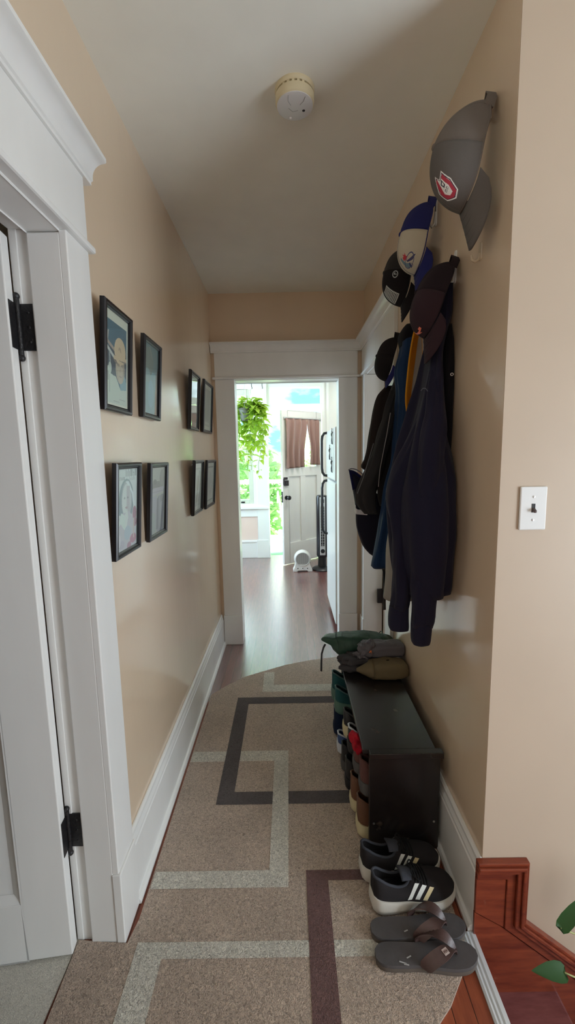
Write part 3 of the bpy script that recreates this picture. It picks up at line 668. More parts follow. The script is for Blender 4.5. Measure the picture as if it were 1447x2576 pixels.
# ---- framed pictures: print drawn as a fine grid of coloured cells lying in the print's own plane
INKS = {}
def ink(c):
    if c not in INKS: INKS[c] = mat('print_%02d' % len(INKS), c, .6)
    return INKS[c]
def ell(cx, cy, rx, ry): return lambda x, y: ((x-cx)/rx)**2 + ((y-cy)/ry)**2 < 1
def pol(*P): return lambda x, y: inpoly(x, y, P)
def rect(x0, x1, y0, y1): return lambda x, y: x0 < x < x1 and y0 < y < y1
CRM = (.66, .65, .56)
def picture(y0, y1, zt, zb, lab, layers, mat_w=0.0, matc=(.62, .60, .52), bevel_c=None, tilt=.022, nx=108, ny=156):
    cy = (y0+y1)/2; w = y1-y0; h = zt-zb
    ang = math.atan2(tilt, h)
    t = thing('picture_frame', lab, 'picture', (XL+.004, cy, zb), 'framed pictures on the left wall')
    # local frame: p along the wall (left to right in the photo = +Y), q up, d out of the wall; hung leaning out at the top
    f = lambda p, q, d: (XL + .006 + d*math.cos(ang) + q*math.sin(ang), y0 + p, zb + q*math.cos(ang) - d*math.sin(ang))
    fw = .019; b = MB()
    prof = [(0, 0), (0, .013), (.004, .017), (.010, .017), (.013, .012), (.015, .012), (fw, .009), (fw, 0)]   # (inward, out)
    R = []
    for (p, q, sx, sy) in ((0, 0, 1, 1), (w, 0, -1, 1), (w, h, -1, -1), (0, h, 1, -1)):
        R.append([f(p+sx*i, q+sy*i, d) for i, d in prof])
    n = len(prof); vs = [v for r_ in R for v in r_]; fs = []
    for k in range(4):
        k2 = (k+1) % 4
        for i in range(n): fs.append((k*n+i, k*n+(i+1) % n, k2*n+(i+1) % n, k2*n+i))
    b.add(vs, fs); b.build('frame', M['frameblack'], t, smooth=30)
    b = MB(); b.mbox(f, .004, w-.004, .004, h-.004, .0005, .004); b.build('backing', M['dark'], t)
    iw, ih = w-2*fw+.004, h-2*fw+.004; o0 = fw-.002
    b = MB(); ms = []; 
    def mi(c):
        m = ink(c)
        if m not in ms: ms.append(m)
        return ms.index(m)
    cols = [[None]*nx for _ in range(ny)]
    V_ = [f(o0 + iw*i/nx, o0 + ih*j/ny, .006) for j in range(ny+1) for i in range(nx+1)]
    groups = {}
    for j in range(ny):
        for i in range(nx):
            x, y = (i+.5)/nx, (j+.5)/ny; c_ = CRM
            if mat_w and not (mat_w < x < 1-mat_w and mat_w*.75 < y < 1-mat_w*.75): c_ = matc
            else:
                if mat_w: xx, yy = (x-mat_w)/(1-2*mat_w), (y-mat_w*.75)/(1-1.5*mat_w)
                else: xx, yy = x, y
                for (fn, cc) in layers:
                    if fn(xx, yy): c_ = cc
            groups.setdefault(mi(c_), []).append((j*(nx+1)+i, j*(nx+1)+i+1, (j+1)*(nx+1)+i+1, (j+1)*(nx+1)+i))
    s0 = len(b.v); b.v += V_
    for k, fs in groups.items():
        for q in fs: b.f.append(q); b.m.append(k)
    b.build('print', ms, t)
    b = MB(); b.add([f(o0, o0, .0085), f(o0+iw, o0, .0085), f(o0+iw, o0+ih, .0085), f(o0, o0+ih, .0085)], [(0, 1, 2, 3)]); b.build('glazing', M['glass'], t)
    b = MB(); b.lathe([(0, 0), (.002, 0), (.002, .01), (0, .01)], (XL, cy, zt-.012), (1, 0, 0), 8); b.tube([(XL+.006, cy-.05, zt-.03), (XL+.009, cy, zt-.012), (XL+.006, cy+.05, zt-.03)], .0008, 5); b.build('hanging_wire', M['metal'], t)
    return t
SKY, DSK, JER, SKIN, SHD, HEL, BLUE = (.10, .17, .22), (.08, .10, .13), (.52, .58, .52), (.50, .42, .33), (.24, .20, .18), (.62, .48, .33), (.22, .36, .42)
picture(1.235, 1.445, 1.893, 1.586, 'black framed portrait of a ballplayer in a cap, first picture of the upper row', [
    (rect(0, 1, 0, 1), CRM), (rect(.03, .93, .03, .90), SKY), (rect(.03, .93, .30, .62), DSK), (pol((.03, .70), (.45, .62), (.45, .58), (.03, .66)), (.40, .32, .28)), (pol((.05, .64), (.42, .54), (.42, .50), (.05, .60)), (.55, .56, .54)),
    (pol((.08, .70), (.12, .78), (.17, .78), (.13, .68)), (.45, .44, .42)), (pol((.17, .57), (.21, .57), (.24, .42), (.20, .42)), (.40, .45, .45)),
    (pol((.03, .03), (.03, .38), (.15, .42), (.25, .34), (.45, .33), (.66, .20), (.93, .22), (.93, .03)), JER), (ell(.21, .40, .06, .06), JER),
    (pol((.66, .20), (.60, .30), (.83, .36), (.93, .30), (.93, .22)), BLUE), (pol((.48, .34), (.72, .20), (.90, .34), (.74, .42)), BLUE),
    (ell(.64, .44, .20, .17), SKIN), (ell(.60, .52, .25, .055), SHD), (ell(.64, .62, .25, .15), HEL), (rect(.38, .92, .52, .56), SHD), (pol((.36, .55), (.92, .58), (.92, .54), (.36, .51)), HEL), (pol((.54, .62), (.60, .67), (.66, .66), (.70, .61), (.64, .62), (.60, .64)), (.44, .33, .25)),
    (ell(.56, .47, .06, .018), (.36, .29, .24)), (ell(.74, .475, .05, .018), (.36, .29, .24)), (pol((.64, .46), (.68, .40), (.60, .40)), (.42, .35, .28)), (ell(.65, .35, .07, .010), (.38, .30, .26)), (pol((.74, .30), (.84, .42), (.82, .55), (.78, .50)), (.36, .30, .25)), (pol((.45, .45), (.50, .33), (.58, .29), (.52, .40)), (.42, .35, .28)),
    (rect(.10, .16, .26, .36), (.36, .40, .38)), (rect(.18, .20, .14, .33), (.36, .40, .38)), (rect(.35, .60, .06, .065), (.30, .32, .32)), (rect(.60, .85, .09, .095), (.30, .32, .32))])
picture(1.560, 1.765, 1.884, 1.594, 'black framed blue and dark print, second picture of the upper row', [
    (rect(0, 1, 0, 1), (.16, .24, .25)), (rect(0, .8, .0, .62), (.20, .36, .42)), (ell(.35, .75, .3, .2), (.20, .24, .22)), (pol((.35, .95), (.55, .80), (.6, .82), (.4, .97)), (.26, .28, .26)), (pol((.80, .0), (.86, .6), (1, .75), (1, 0)), (.10, .09, .09)), (pol((.78, .0), (.80, .35), (.92, .52), (.94, 0)), (.24, .15, .10)),
    (ell(.25, .55, .2, .1), (.24, .36, .38)), (rect(.05, .72, .28, .285), (.30, .42, .45)), (rect(.2, .65, .5, .505), (.28, .36, .38)), (ell(.5, .3, .2, .2), (.22, .40, .50))])
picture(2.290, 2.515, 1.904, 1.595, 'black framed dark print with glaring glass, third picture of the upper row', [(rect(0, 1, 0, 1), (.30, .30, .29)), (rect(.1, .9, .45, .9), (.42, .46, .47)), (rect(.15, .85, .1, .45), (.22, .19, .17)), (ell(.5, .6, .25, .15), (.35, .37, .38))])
picture(2.650, 2.940, 1.918, 1.600, 'black framed pale sketch with a cream mat, last picture of the upper row', [(rect(0, 1, 0, 1), (.33, .32, .28)), (ell(.5, .5, .3, .35), (.28, .27, .24)), (rect(.1, .9, .05, .12), (.45, .43, .38))], .12, (.50, .48, .40))
FACE, HAIR, DRS = (.60, .62, .58), (.24, .28, .29), (.50, .46, .49)
def letters(x0, y0, n, w_, h_, seed, c_):
    q = random.Random(seed); L_ = []
    for k in range(n):
        x = x0 + k*w_
        L_.append((rect(x, x+w_*.22, y0, y0+h_), c_))
        L_.append((rect(x+w_*.5, x+w_*.72, y0, y0+h_*q.uniform(.6, 1)), c_))
        L_.append((rect(x, x+w_*.7, y0+h_*q.choice((0, .4, .8)), y0+h_*q.choice((0, .4, .8))+h_*.2), c_))
    return L_
picture(1.235, 1.445, 1.433, 1.139, 'black framed magazine page with a woman under an arch, first picture of the lower row', [
    (rect(0, 1, 0, 1), (.58, .60, .58))] + letters(.42, .90, 5, .11, .085, 3, (.30, .29, .30)) + letters(.05, .86, 4, .085, .04, 5, (.34, .33, .34)) + letters(.60, .845, 3, .1, .05, 8, (.40, .39, .39)) + [
    (ell(.46, .60, .35, .27), HAIR), (rect(.11, .22, .45, .62), HAIR), (ell(.48, .62, .25, .23), (.42, .42, .42)), (pol((.42, .84), (.55, .84), (.80, .68), (.86, .52), (.80, .52), (.72, .68)), (.66, .70, .70)),
    (ell(.46, .61, .20, .20), FACE), (rect(.46, .62, .45, .78), (.47, .43, .43)), (ell(.52, .64, .035, .012), (.25, .22, .23)), (ell(.37, .64, .035, .012), (.36, .35, .35)), (ell(.46, .52, .06, .012), (.42, .30, .30)),
    (pol((.05, .0), (.05, .38), (.25, .46), (.62, .46), (.80, .36), (.95, .2), (.95, .0)), DRS), (pol((.05, .30), (.22, .47), (.42, .42), (.44, .22), (.30, .28), (.20, .34)), (.58, .64, .58)), (pol((.36, .42), (.44, .22), (.55, .40), (.5, .5)), FACE),
    (ell(.52, .20, .16, .09), (.40, .45, .50)), (ell(.86, .42, .10, .09), (.38, .16, .20)), (ell(.90, .30, .08, .06), (.42, .22, .26)), (ell(.80, .10, .16, .06), (.44, .16, .22)), (ell(.60, .03, .10, .05), (.40, .18, .24)), (rect(.80, .84, .1, .36), (.55, .42, .36)), (ell(.25, .08, .12, .05), (.46, .40, .46)), (ell(.15, .14, .05, .08), (.58, .52, .56))])
picture(1.545, 1.768, 1.428, 1.134, 'black framed grey drawing of a draped figure, second picture of the lower row', [
    (rect(0, 1, 0, 1), (.50, .50, .46)), (ell(.45, .72, .35, .07), (.32, .30, .29)), (ell(.75, .80, .14, .16), (.34, .33, .32)), (pol((.68, .86), (.86, .98), (.95, .80), (.75, .70)), (.36, .35, .33)), (ell(.30, .78, .12, .04), (.28, .26, .25)),
    (pol((.05, .66), (.2, .69), (.95, .69), (.95, .62), (.05, .58)), (.50, .47, .53)), (rect(.06, .9, .625, .635), (.34, .33, .36)), (pol((.05, .56), (.45, .58), (.40, .05), (.05, .05)), (.46, .44, .50)), (pol((.45, .0), (.42, .35), (.52, .56), (.92, .58), (.95, .0)), (.38, .37, .42)), (pol((.42, .06), (.45, .52), (.55, .55), (.55, .06)), (.27, .25, .30)), (rect(.66, .70, .05, .45), (.50, .50, .50)), (rect(.80, .83, .05, .45), (.30, .30, .33)), (ell(.80, .52, .12, .06), (.30, .29, .30)), (pol((.08, .02), (.38, .02), (.36, .30), (.12, .34)), (.44, .47, .46))])
picture(2.275, 2.515, 1.430, 1.128, 'black framed pale print with a white mat, third picture of the lower row', [(rect(0, 1, 0, 1), (.42, .44, .44)), (rect(.1, .9, .35, .95), (.50, .53, .54)), (rect(.15, .85, .1, .3), (.33, .33, .32)), (ell(.5, .6, .2, .2), (.36, .36, .36))], .13, (.60, .61, .58))
picture(2.630, 2.932, 1.427, 1.120, 'black framed grey print with a double border, last picture of the lower row', [(rect(0, 1, 0, 1), (.10, .10, .10)), (rect(.05, .95, .04, .96), (.42, .41, .40)), (ell(.5, .5, .3, .35), (.34, .33, .33)), (pol((.4, .3), (.45, .3), (.7, .5), (.65, .52)), (.55, .54, .53))], .12, (.40, .39, .36))
# ================================================================== caps, jackets and hooks on the right wall
def fabric(name, c, rough=.95, bs=900, bp=.35, sheen=.03, var=.08): return mat(name, c, rough, bump=bp, bscale=bs, var=var, vscale=6, sheen=sheen, spec=.12)
HKW = mat('hook_white', (.80, .80, .78), .35); HKC = mat('hook_clear_plastic', (.60, .50, .36), .12)
def wall_hook(y, z, m, lab, h=.055, w=.018, bare=False):
    t = thing('wall_hook', lab, 'hook', (XR, y, z), 'adhesive hooks on the right wall')
    b = MB(); b.sweep([(XR-.0005, y + w/2*math.cos(a)*1, z + (h/2-w/2)*(1 if math.sin(a) > 0 else -1) + w/2*math.sin(a)) for a in [2*PI*(k+.5)/20 for k in range(20)]],
                      [(XR-.004, y + w/2*.9*math.cos(a), z + (h/2-w/2)*(1 if math.sin(a) > 0 else -1) + w/2*.9*math.sin(a)) for a in [2*PI*(k+.5)/20 for k in range(20)]])
    b.build('base_plate', m, t, smooth=40)
    b = MB(); b.tube([(XR-.003, y, z-h*.1), (XR-.006, y, z-h*.42), (XR-.016, y, z-h*.52), (XR-.025, y, z-h*.42), (XR-.027, y, z-h*.2)], [.005, .0045, .0045, .004, .0035], 8)
    b.build('prong', m, t, smooth=60); return t
wall_hook(1.247, 2.335, HKC, 'clear hook holding the grey cap, highest near the corner')
wall_hook(1.655, 2.315, HKW, 'white hook holding the blue and cream cap', .12)
wall_hook(1.90, 2.255, HKW, 'white hook behind the black mesh cap')
wall_hook(1.455, 2.035, HKW, 'white hook above the plum cap and navy hoodie', .10)
wall_hook(1.272, 2.000, HKC, 'empty clear hook below the grey cap', .05)
wall_hook(1.70, 1.975, HKW, 'white hook holding the grey hoodie with a yellow lining')
wall_hook(1.83, 2.00, HKW, 'white hook holding the blue jacket')
wall_hook(2.02, 1.80, HKW, 'white hook holding the charcoal jacket')
wall_hook(2.085, 1.985, HKW, 'white hook holding the plain black cap', .05)
wall_hook(2.125, 1.42, HKW, 'white hook holding the navy bag')

def cap(name, lab, cen, u, Lu, Lv, h, mats, bill, pinch=.35, apex_u=0.0, front_split=True, emblem=None, emblems=(), seam=None, tip=None, q1=.85, q2=.95, strap=True, wrap=.055, lift=.0, yaw=0.0, tri=.12):
    """mats: back panels, front panels, bill"""
    t = thing(name, lab, 'cap', cen, 'caps hung on the right wall')
    cen = V(cen); u = V(u).normalized(); v = V((0, -1, 0)); v = (v + V((-1, 0, 0))*yaw).normalized(); v = (v - u*v.dot(u)).normalized(); w = v.cross(u)
    if w.x > 0: w = -w
    def P(phi, s, off=0):
        a = s*PI/2; r = max(math.cos(a), 0)**(q1 + tri*(1-math.cos(phi))/2); z = h*math.sin(a)**q2
        c_, s_ = math.cos(phi), math.sin(phi)
        lv = Lv*(1 - pinch*(1-c_)/2)
        wr = .0022*math.sin(phi*5+s*7)*(1-s)*(.3 + (1-c_)/2)
        p = cen + u*(Lu*c_*r + apex_u*math.sin(a)) + v*(lv*s_*r) + w*(z + wr + lift*max(0, c_)*(1-s)**2)
        if off:
            e = .01; du_ = P(phi+e, s) - P(phi-e, s); ds_ = P(phi, min(s+e, .985)) - P(phi, max(s-e, 0)); n = du_.cross(ds_)
            if n.length < 1e-9: n = w
            n.normalize()
            if n.dot(p - cen) < 0: n = -n
            p = p + n*off
        return p
    NU, NV = 64, 22
    for part, f0, f1, m in (('crown_front', -PI/2, PI/2, mats[1]), ('crown_back', PI/2, 3*PI/2, mats[0])):
        b = MB(); b.grid(lambda a, c: P(f0 + (f1-f0)*a, c*.995), NU//2+1, NV)
        b.build(part, m, t, smooth=180, solid=.0025)
    b = MB()                                                  # panel seams
    for ph in (PI/2, -PI/2, 0, PI/6*5, -PI/6*5):
        b.tube([P(ph, s/14*.97, .0008) for s in range(15)], .0011, 5)
    b.build('seam', seam or mats[0], t, smooth=180)
    b = MB(); b.ball(P(0, .999), .0085, 10, sc=(.7, 1, 1)); b.build('top_button', mats[0], t, smooth=180)
    b = MB(); b.tube([P(2*PI*k/48, .012) for k in range(49)], .0022, 6); b.build('sweatband', seam or mats[0], t, smooth=180)
    if bill:
        L, spread, droop, m = bill
        def B(a, j):
            ph = (a-.5)*2*spread
            p0 = P(ph, .0)
            out_ = L*(math.cos(ph*PI/2/spread*.97)**.5)
            side = (a-.5)*2
            p = p0 + u*out_*j - w*(droop*j*out_ ) - w*wrap*(side**2)*j*(out_/L)**.7 - w*.003
            p.x = min(p.x, XR-.003)
            return p
        b = MB(); b.grid(B, 33, 12); b.build('bill', m, t, smooth=180, solid=.004)
        b = MB()
        for jj in (.2, .4, .6, .8): b.tube([B(.08+.84*k/24, jj) - w*-.0026 for k in range(25)], .0006, 4)
        b.build('bill_stitching', seam or m, t, smooth=180)
    if strap:
        b = MB(); hk = cen - u*(Lu+.020)
        b.ribbon([P(PI*.80, .03), P(PI*.86, .0) - u*.016, hk - u*.004 + w*.004, P(PI*1.14, .0) - u*.016, P(PI*1.20, .03)], w, .026, .002); b.build('strap', mats[0], t, smooth=60)
    for (ph0, s0, dph, ds, layers, nx, ny, nm) in emblems:
        groups = {}; ms = []
        b = MB(); vs = [P(ph0 + (i/nx-.5)*dph, s0 + (j/ny-.5)*ds, .0016) for j in range(ny+1) for i in range(nx+1)]
        b.v += [tuple(p) for p in vs]
        for j in range(ny):
            for i in range(nx):
                c_ = None
                for fn, cc in layers:
                    if fn((i+.5)/nx, (j+.5)/ny): c_ = cc
                if c_ is None: continue
                m = ink(c_)
                if m not in ms: ms.append(m)
                b.f.append((j*(nx+1)+i, j*(nx+1)+i+1, (j+1)*(nx+1)+i+1, (j+1)*(nx+1)+i)); b.m.append(ms.index(m))
        b.build(nm, ms, t)
    return t
GRY = fabric('grey_cap_cloth', (.155, .135, .12)); GRY2 = fabric('grey_cap_front_cloth', (.125, .115, .108))
WHT, RED, NVY = (.78, .78, .76), (.42, .03, .06), (.03, .035, .06)
shield = pol((.5, 1), (.62, .80), (.92, .86), (.96, .40), (.72, .04), (.45, .0), (.12, .25), (.06, .60), (.28, .74), (.36, .95))
def inset(P, cx, cy, k): return pol(*[(cx+(x-cx)*k, cy+(y-cy)*k) for x, y in P])
SH = [(.42, 1), (.58, .78), (.94, .84), (.97, .40), (.76, .06), (.45, .0), (.12, .22), (.04, .58), (.22, .80), (.36, .97)]
hab = [(pol(*SH), WHT), (inset(SH, .52, .46, .90), NVY), (inset(SH, .52, .46, .82), WHT),
       (pol((.30, .86), (.46, .90), (.40, .62), (.30, .40), (.42, .22), (.60, .20), (.72, .40), (.70, .74), (.88, .76), (.88, .40), (.70, .10), (.45, .08), (.20, .24), (.13, .52)), RED),
       (pol((.46, .66), (.66, .72), (.64, .52), (.50, .50)), NVY), (pol((.52, .63), (.62, .66), (.61, .56), (.53, .55)), WHT),
       (rect(.42, .51, .36, .45), NVY), (rect(.44, .49, .38, .43), WHT), (rect(.55, .64, .36, .45), NVY), (rect(.57, .62, .38, .43), WHT)]
cap('baseball_cap', 'grey baseball cap with a red and white shield badge, highest and nearest the corner', (.502, 1.215, 2.203), (-.238, 0, -.971), .132, .072, .112, (GRY, GRY2, GRY2), (.085, 1.12, .55, GRY2), emblems=[(.42, .38, .66, .46, hab, 96, 96, 'badge')], wrap=.05, lift=.0, tri=.45, pinch=.5)
ROY = fabric('royal_blue_cloth', (.022, .026, .125)); CRE = fabric('cream_cloth', (.52, .47, .37))
jay = [(pol((.15, .95), (.30, .95), (.36, .50), (.46, .30), (.40, .12), (.22, .10), (.18, .45)), (.14, .22, .26)), (pol((.42, .85), (.52, .78), (.55, .95), (.62, .78), (.74, .82), (.66, .66), (.72, .52), (.56, .58), (.50, .46), (.48, .62), (.36, .64)), (.50, .03, .05)),
       (pol((.50, .50), (.92, .18), (.96, .08), (.70, .16), (.58, .30), (.46, .42)), (.04, .04, .12)), (pol((.30, .0), (.44, .06), (.52, .28), (.44, .30)), (.04, .05, .14)),
       (lambda x, y: .80 < ((x-.55)/.42)**2 + ((y-.32)/.26)**2 < 1.05, (.05, .06, .16)), (lambda x, y: .7 < ((x-.45)/.09)**2 + ((y-.12)/.12)**2 < 1.1, (.05, .06, .16))]
cap('baseball_cap', 'blue baseball cap with a cream front panel and a bird and red leaf badge', (.505, 1.655, 2.212), (-.22, 0, -.975), .122, .078, .086, (ROY, CRE, ROY), (.072, 1.12, .25, ROY), emblems=[(.48, .36, .80, .42, jay, 96, 84, 'badge')], wrap=.06, q1=.75)
BLK = fabric('black_cap_cloth', (.014, .012, .013)); MSH = mat('black_mesh_cloth', (.016, .015, .016), .6, bump=1.0, bscale=500)
wave = [(rect(0, 1, 0, 1), (.50, .52, .50))] + [((lambda k: (lambda x, y: abs(y - (.09+.103*k) - .022*math.sin(x*40)) < .024 and .06 < x < .94))(k), (.015, .015, .02)) for k in range(9)]
ring = [(lambda x, y: .55 < ((x-.5)/.5)**2 + ((y-.5)/.5)**2 < 1, (.40, .42, .42)), (rect(.40, .60, .25, .75), (.40, .42, .42)), (rect(.40, .75, .55, .68), (.40, .42, .42)), (rect(.44, .56, .36, .48), (.02, .02, .02))]
cap('baseball_cap', 'black mesh backed cap with a white wavy line patch', (.508, 1.865, 2.165), (-.20, 0, -.98), .115, .078, .100, (MSH, BLK, BLK), (.06, 1.2, .2, BLK), emblems=[(.36, .40, .66, .44, wave, 60, 90, 'patch'), (1.35, .42, .30, .18, ring, 44, 44, 'round_mark')], wrap=.05, q1=.75)
PLM = fabric('plum_cloth', (.036, .020, .026)); PLM2 = fabric('dark_plum_cloth', (.020, .013, .017))
ant = [(pol((.0, .95), (.14, 1), (.16, .70), (.50, .42), (.78, .42), (.80, .62), (.96, .64), (.98, .38), (.74, .22), (.86, .08), (.62, .16), (.34, .36), (.10, .62)), (.80, .20, .12)), (pol((.0, .60), (.10, .80), (.22, .60), (.08, .52)), (.80, .20, .12))]
cap('baseball_cap', 'dark plum cap with a coral antler stitch, hanging over the navy hoodie', (.492, 1.435, 1.925), (-.36, 0, -.933), .118, .082, .078, (PLM2, PLM, PLM), (.075, 1.08, .40, PLM), emblems=[(-.02, .24, .85, .26, ant, 96, 64, 'badge')], wrap=.05, q1=.75)
cap('baseball_cap', 'plain black cap hanging over the right doorway casing', (.492, 2.07, 1.882), (-.26, 0, -.966), .100, .075, .070, (BLK, BLK, ROY), (.03, 1.2, .3, ROY), wrap=.03, q1=.75)

# ---- hanging garments: closed cloth bodies lofted from collar to hem, with folds that grow downwards
def body(keys, nz=54, na=96, fold=None, seed=0, e=.72, wall=True):
    """keys: (z, xleft, xright, ynear, yfar, fold depth)"""
    q = random.Random(seed); ph = [q.uniform(0, 6.28) for _ in range(6)]
    rows = catmull(keys, nz); R = []
    for (z, xl, xr, yn, yf, am) in rows:
        cx, cy, rx, ry = (xl+xr)/2, (yn+yf)/2, (xr-xl)/2, (yf-yn)/2; r = []
        for k in range(na):
            a = 2*PI*k/na; ca, sa = math.cos(a), math.sin(a)
            x = cx - rx*math.copysign(abs(ca)**e, ca); y = cy - ry*math.copysign(abs(sa)**e, sa)
            f = (.45*math.sin(3*a + ph[0] + 1.2*z) + .40*math.sin(5*a + ph[1] - 2.0*z + .6*math.sin(4*z)) + .22*math.sin(8*a + ph[2] + 3*z) + .25*noise.noise(V((2.2*math.cos(a), 2.2*math.sin(a), z*3 + seed))))
            d = am*f
            wv = .004*noise.noise(V((x*22, y*22, z*9 + seed)))
            n = V((-ca/max(rx, .01), -sa/max(ry, .01), 0)).normalized()
            p = V((x, y, z)) + n*(wv - d)
            p.z += .006*noise.noise(V((x*15+3, y*15, seed)))
            if wall: p.x = min(p.x, XR-.0025)
            r.append(p)
        R.append(r)
    return R
def limb(keys, n=20, na=28, am=.004, seed=0, e=.85):
    """keys: (z, x, y, rx, ry)"""
    R = []
    for (z, x, y, rx, ry) in catmull(keys, n*2):
        r = []
        for k in range(na):
            a = 2*PI*k/na; ca, sa = math.cos(a), math.sin(a)
            d = am*(math.sin(3*a+z*9+seed) + .6*math.sin(7*a-z*14) + .8*math.sin(z*38+2*a+seed)*.6)
            px = x + (rx+d)*math.copysign(abs(ca)**e, ca)
            r.append(V((min(px, XR-.003), y + (ry+d)*math.copysign(abs(sa)**e, sa), z)))
        R.append(r)
    return R
NAVY = mat('navy_fleece', (.0135, .013, .030), .95, bump=.8, bscale=26, stretch=(1, 1, .3), var=.12, vscale=10, sheen=.05, spec=.12); BLK2 = fabric('black_jersey', (.008, .007, .009))
t = thing('hooded_sweatshirt', 'big navy hooded sweatshirt hanging nearest, two cuffs dangling', 'sweatshirt', (.49, 1.46, 2.0), 'clothes hung on the right wall')
b = MB(); b.rings(body([(1.985, .522, .545, 1.445, 1.51, .001), (1.90, .505, .546, 1.435, 1.55, .003), (1.80, .484, .520, 1.425, 1.57, .006), (1.70, .468, .516, 1.41, 1.59, .012), (1.60, .446, .516, 1.39, 1.60, .018), (1.50, .414, .522, 1.365, 1.60, .022), (1.40, .385, .546, 1.335, 1.60, .022), (1.31, .366, .548, 1.303, 1.60, .022), (1.22, .366, .548, 1.293, 1.60, .022), (1.08, .374, .548, 1.31, 1.60, .022), (.99, .386, .548, 1.335, 1.59, .020), (.965, .392, .547, 1.34, 1.59, .012)], seed=2))
b.build('torso', NAVY, t, smooth=180)
b = MB(); b.rings(limb([(1.74, .492, 1.455, .012, .02), (1.62, .478, 1.412, .026, .034), (1.5, .460, 1.375, .038, .044), (1.4, .446, 1.352, .042, .046), (1.2, .440, 1.342, .042, .044), (1.0, .442, 1.362, .039, .041), (.90, .442, 1.372, .036, .038), (.862, .440, 1.378, .033, .035)], seed=1)); s1 = b.build('sleeve', NAVY, t, smooth=180)
b = MB(); b.rings(limb([(.875, .441, 1.378, .0325, .0355), (.86, .441, 1.378, .0335, .0365), (.81, .441, 1.38, .032, .035), (.80, .441, 1.38, .030, .033)], 8, seed=1, am=.001)); b.build('cuff', NAVY, s1, smooth=180)
b = MB(); b.rings(limb([(1.60, .468, 1.47, .008, .02), (1.50, .430, 1.455, .020, .035), (1.42, .400, 1.45, .028, .044), (1.31, .374, 1.44, .040, .05), (1.2, .382, 1.43, .034, .045), (1.05, .384, 1.42, .032, .040), (.95, .382, 1.42, .030, .038), (.91, .378, 1.42, .030, .036)], seed=5)); s2 = b.build('sleeve', NAVY, t, smooth=180)
b = MB(); b.rings(limb([(.915, .376, 1.42, .032, .036), (.88, .374, 1.42, .034, .036), (.845, .375, 1.42, .034, .036), (.835, .376, 1.42, .032, .034)], 8, seed=2, am=.001)); b.build('cuff', NAVY, s2, smooth=180)
PIP = fabric('grey_piping', (.12, .12, .16))
b = MB(); b.tube(catp([(.436, 1.420, 1.645), (.440, 1.412, 1.651), (.447, 1.405, 1.649), (.452, 1.402, 1.640)], 14), .0014, 6); b.build('pocket_piping', PIP, t, smooth=60)
b = MB(); b.tube(catp([(.3345, 1.45, 1.325), (.3355, 1.45, 1.30), (.345, 1.44, 1.27), (.350, 1.43, 1.255), (.3475, 1.425, 1.235), (.350, 1.42, 1.18)], 20), .0015, 6); b.build('hem_piping', PIP, t, smooth=60)
t = thing('vest', 'flat black vest with a snap, against the wall behind the navy hoodie', 'vest', (.53, 1.47, 1.98), 'clothes hung on the right wall')
b = MB(); b.rings(body([(1.86, .530, .547, 1.45, 1.56, .0), (1.80, .524, .5475, 1.432, 1.60, .001), (1.7, .522, .5475, 1.425, 1.62, .002), (1.55, .523, .5475, 1.420, 1.62, .002), (1.45, .535, .5475, 1.43, 1.60, .001)], seed=9, e=.5)); b.build('shell', BLK2, t, smooth=180)
b = MB(); b.tube([(.536 + .0042*math.cos(k*PI/10), 1.421, 1.695 + .0042*math.sin(k*PI/10)) for k in range(21)], .0013, 6); b.build('snap', M['metal'], t, smooth=40)

GFL = fabric('grey_marl_fleece', (.30, .285, .26), var=.2, bs=600); YEL = fabric('mustard_lining', (.56, .235, .012))
t = thing('hooded_sweatshirt', 'grey hooded sweatshirt with a mustard yellow lining, squeezed behind the navy one', 'sweatshirt', (.5, 1.70, 1.94), 'clothes hung on the right wall')
b = MB(); b.rings(body([(1.955, .52, .545, 1.68, 1.73, .001), (1.88, .50, .547, 1.665, 1.76, .003), (1.74, .487, .547, 1.655, 1.768, .006), (1.60, .475, .547, 1.65, 1.772, .008), (1.42, .445, .547, 1.65, 1.772, .008), (1.20, .415, .547, 1.65, 1.772, .008), (1.02, .398, .547, 1.655, 1.768, .008), (.90, .395, .547, 1.66, 1.77, .008), (.845, .392, .545, 1.66, 1.77, .006)], seed=4)); b.build('torso', GFL, t, smooth=180)
left = [(1.90, .484, 1.662), (1.87, .476, 1.658), (1.80, .464, 1.652), (1.72, .456, 1.65), (1.65, .452, 1.65), (1.60, .456, 1.648)]
right = [(1.90, .502, 1.635), (1.87, .504, 1.625), (1.80, .505, 1.615), (1.72, .502, 1.612), (1.65, .486, 1.62), (1.60, .460, 1.64)]
Lc, Rc = catmull([k for k in left], 24), catmull([k for k in right], 24)
def lining(a, c):
    k = min(23, int(round(c*23))); l, r_ = Lc[k], Rc[k]
    wdt = abs(r_[2]-l[2]) + abs(r_[1]-l[1]); dep = .9*wdt*math.sin(PI*a)**.8
    return V((l[1] + (r_[1]-l[1])*a + dep*.35, l[2] + (r_[2]-l[2])*a + dep*.75, l[0]))
b = MB(); b.grid(lining, 14, 24); b.build('hood_lining', YEL, t, smooth=180, solid=.003)
b = MB(); b.ribbon([V((r_[1]+.003, r_[2]-.002, r_[0])) for r_ in Rc] + [V((.462, 1.640, 1.58)), V((.452, 1.635, 1.52)), V((.440, 1.633, 1.46)), V((.428, 1.632, 1.40)), V((.420, 1.632, 1.36))], (1, .15, 0), [.016]*24 + [.018, .019, .021, .022, .022], .012); b.build('hood_edge', GFL, t, smooth=60, bevel=.003)
b = MB(); b.tube([V((l[1]-.001, l[2], l[0])) for l in Lc], .004, 8); b.build('lining_edge', YEL, t, smooth=60)
b = MB(); b.lathe([(0, 0), (.017, 0), (.0165, .0025), (0, .003)], (.414, 1.622, 1.395), (-.55, -.83, 0), 24); eb = b.build('round_badge', ink((.62, .30, .10)), t, smooth=40)
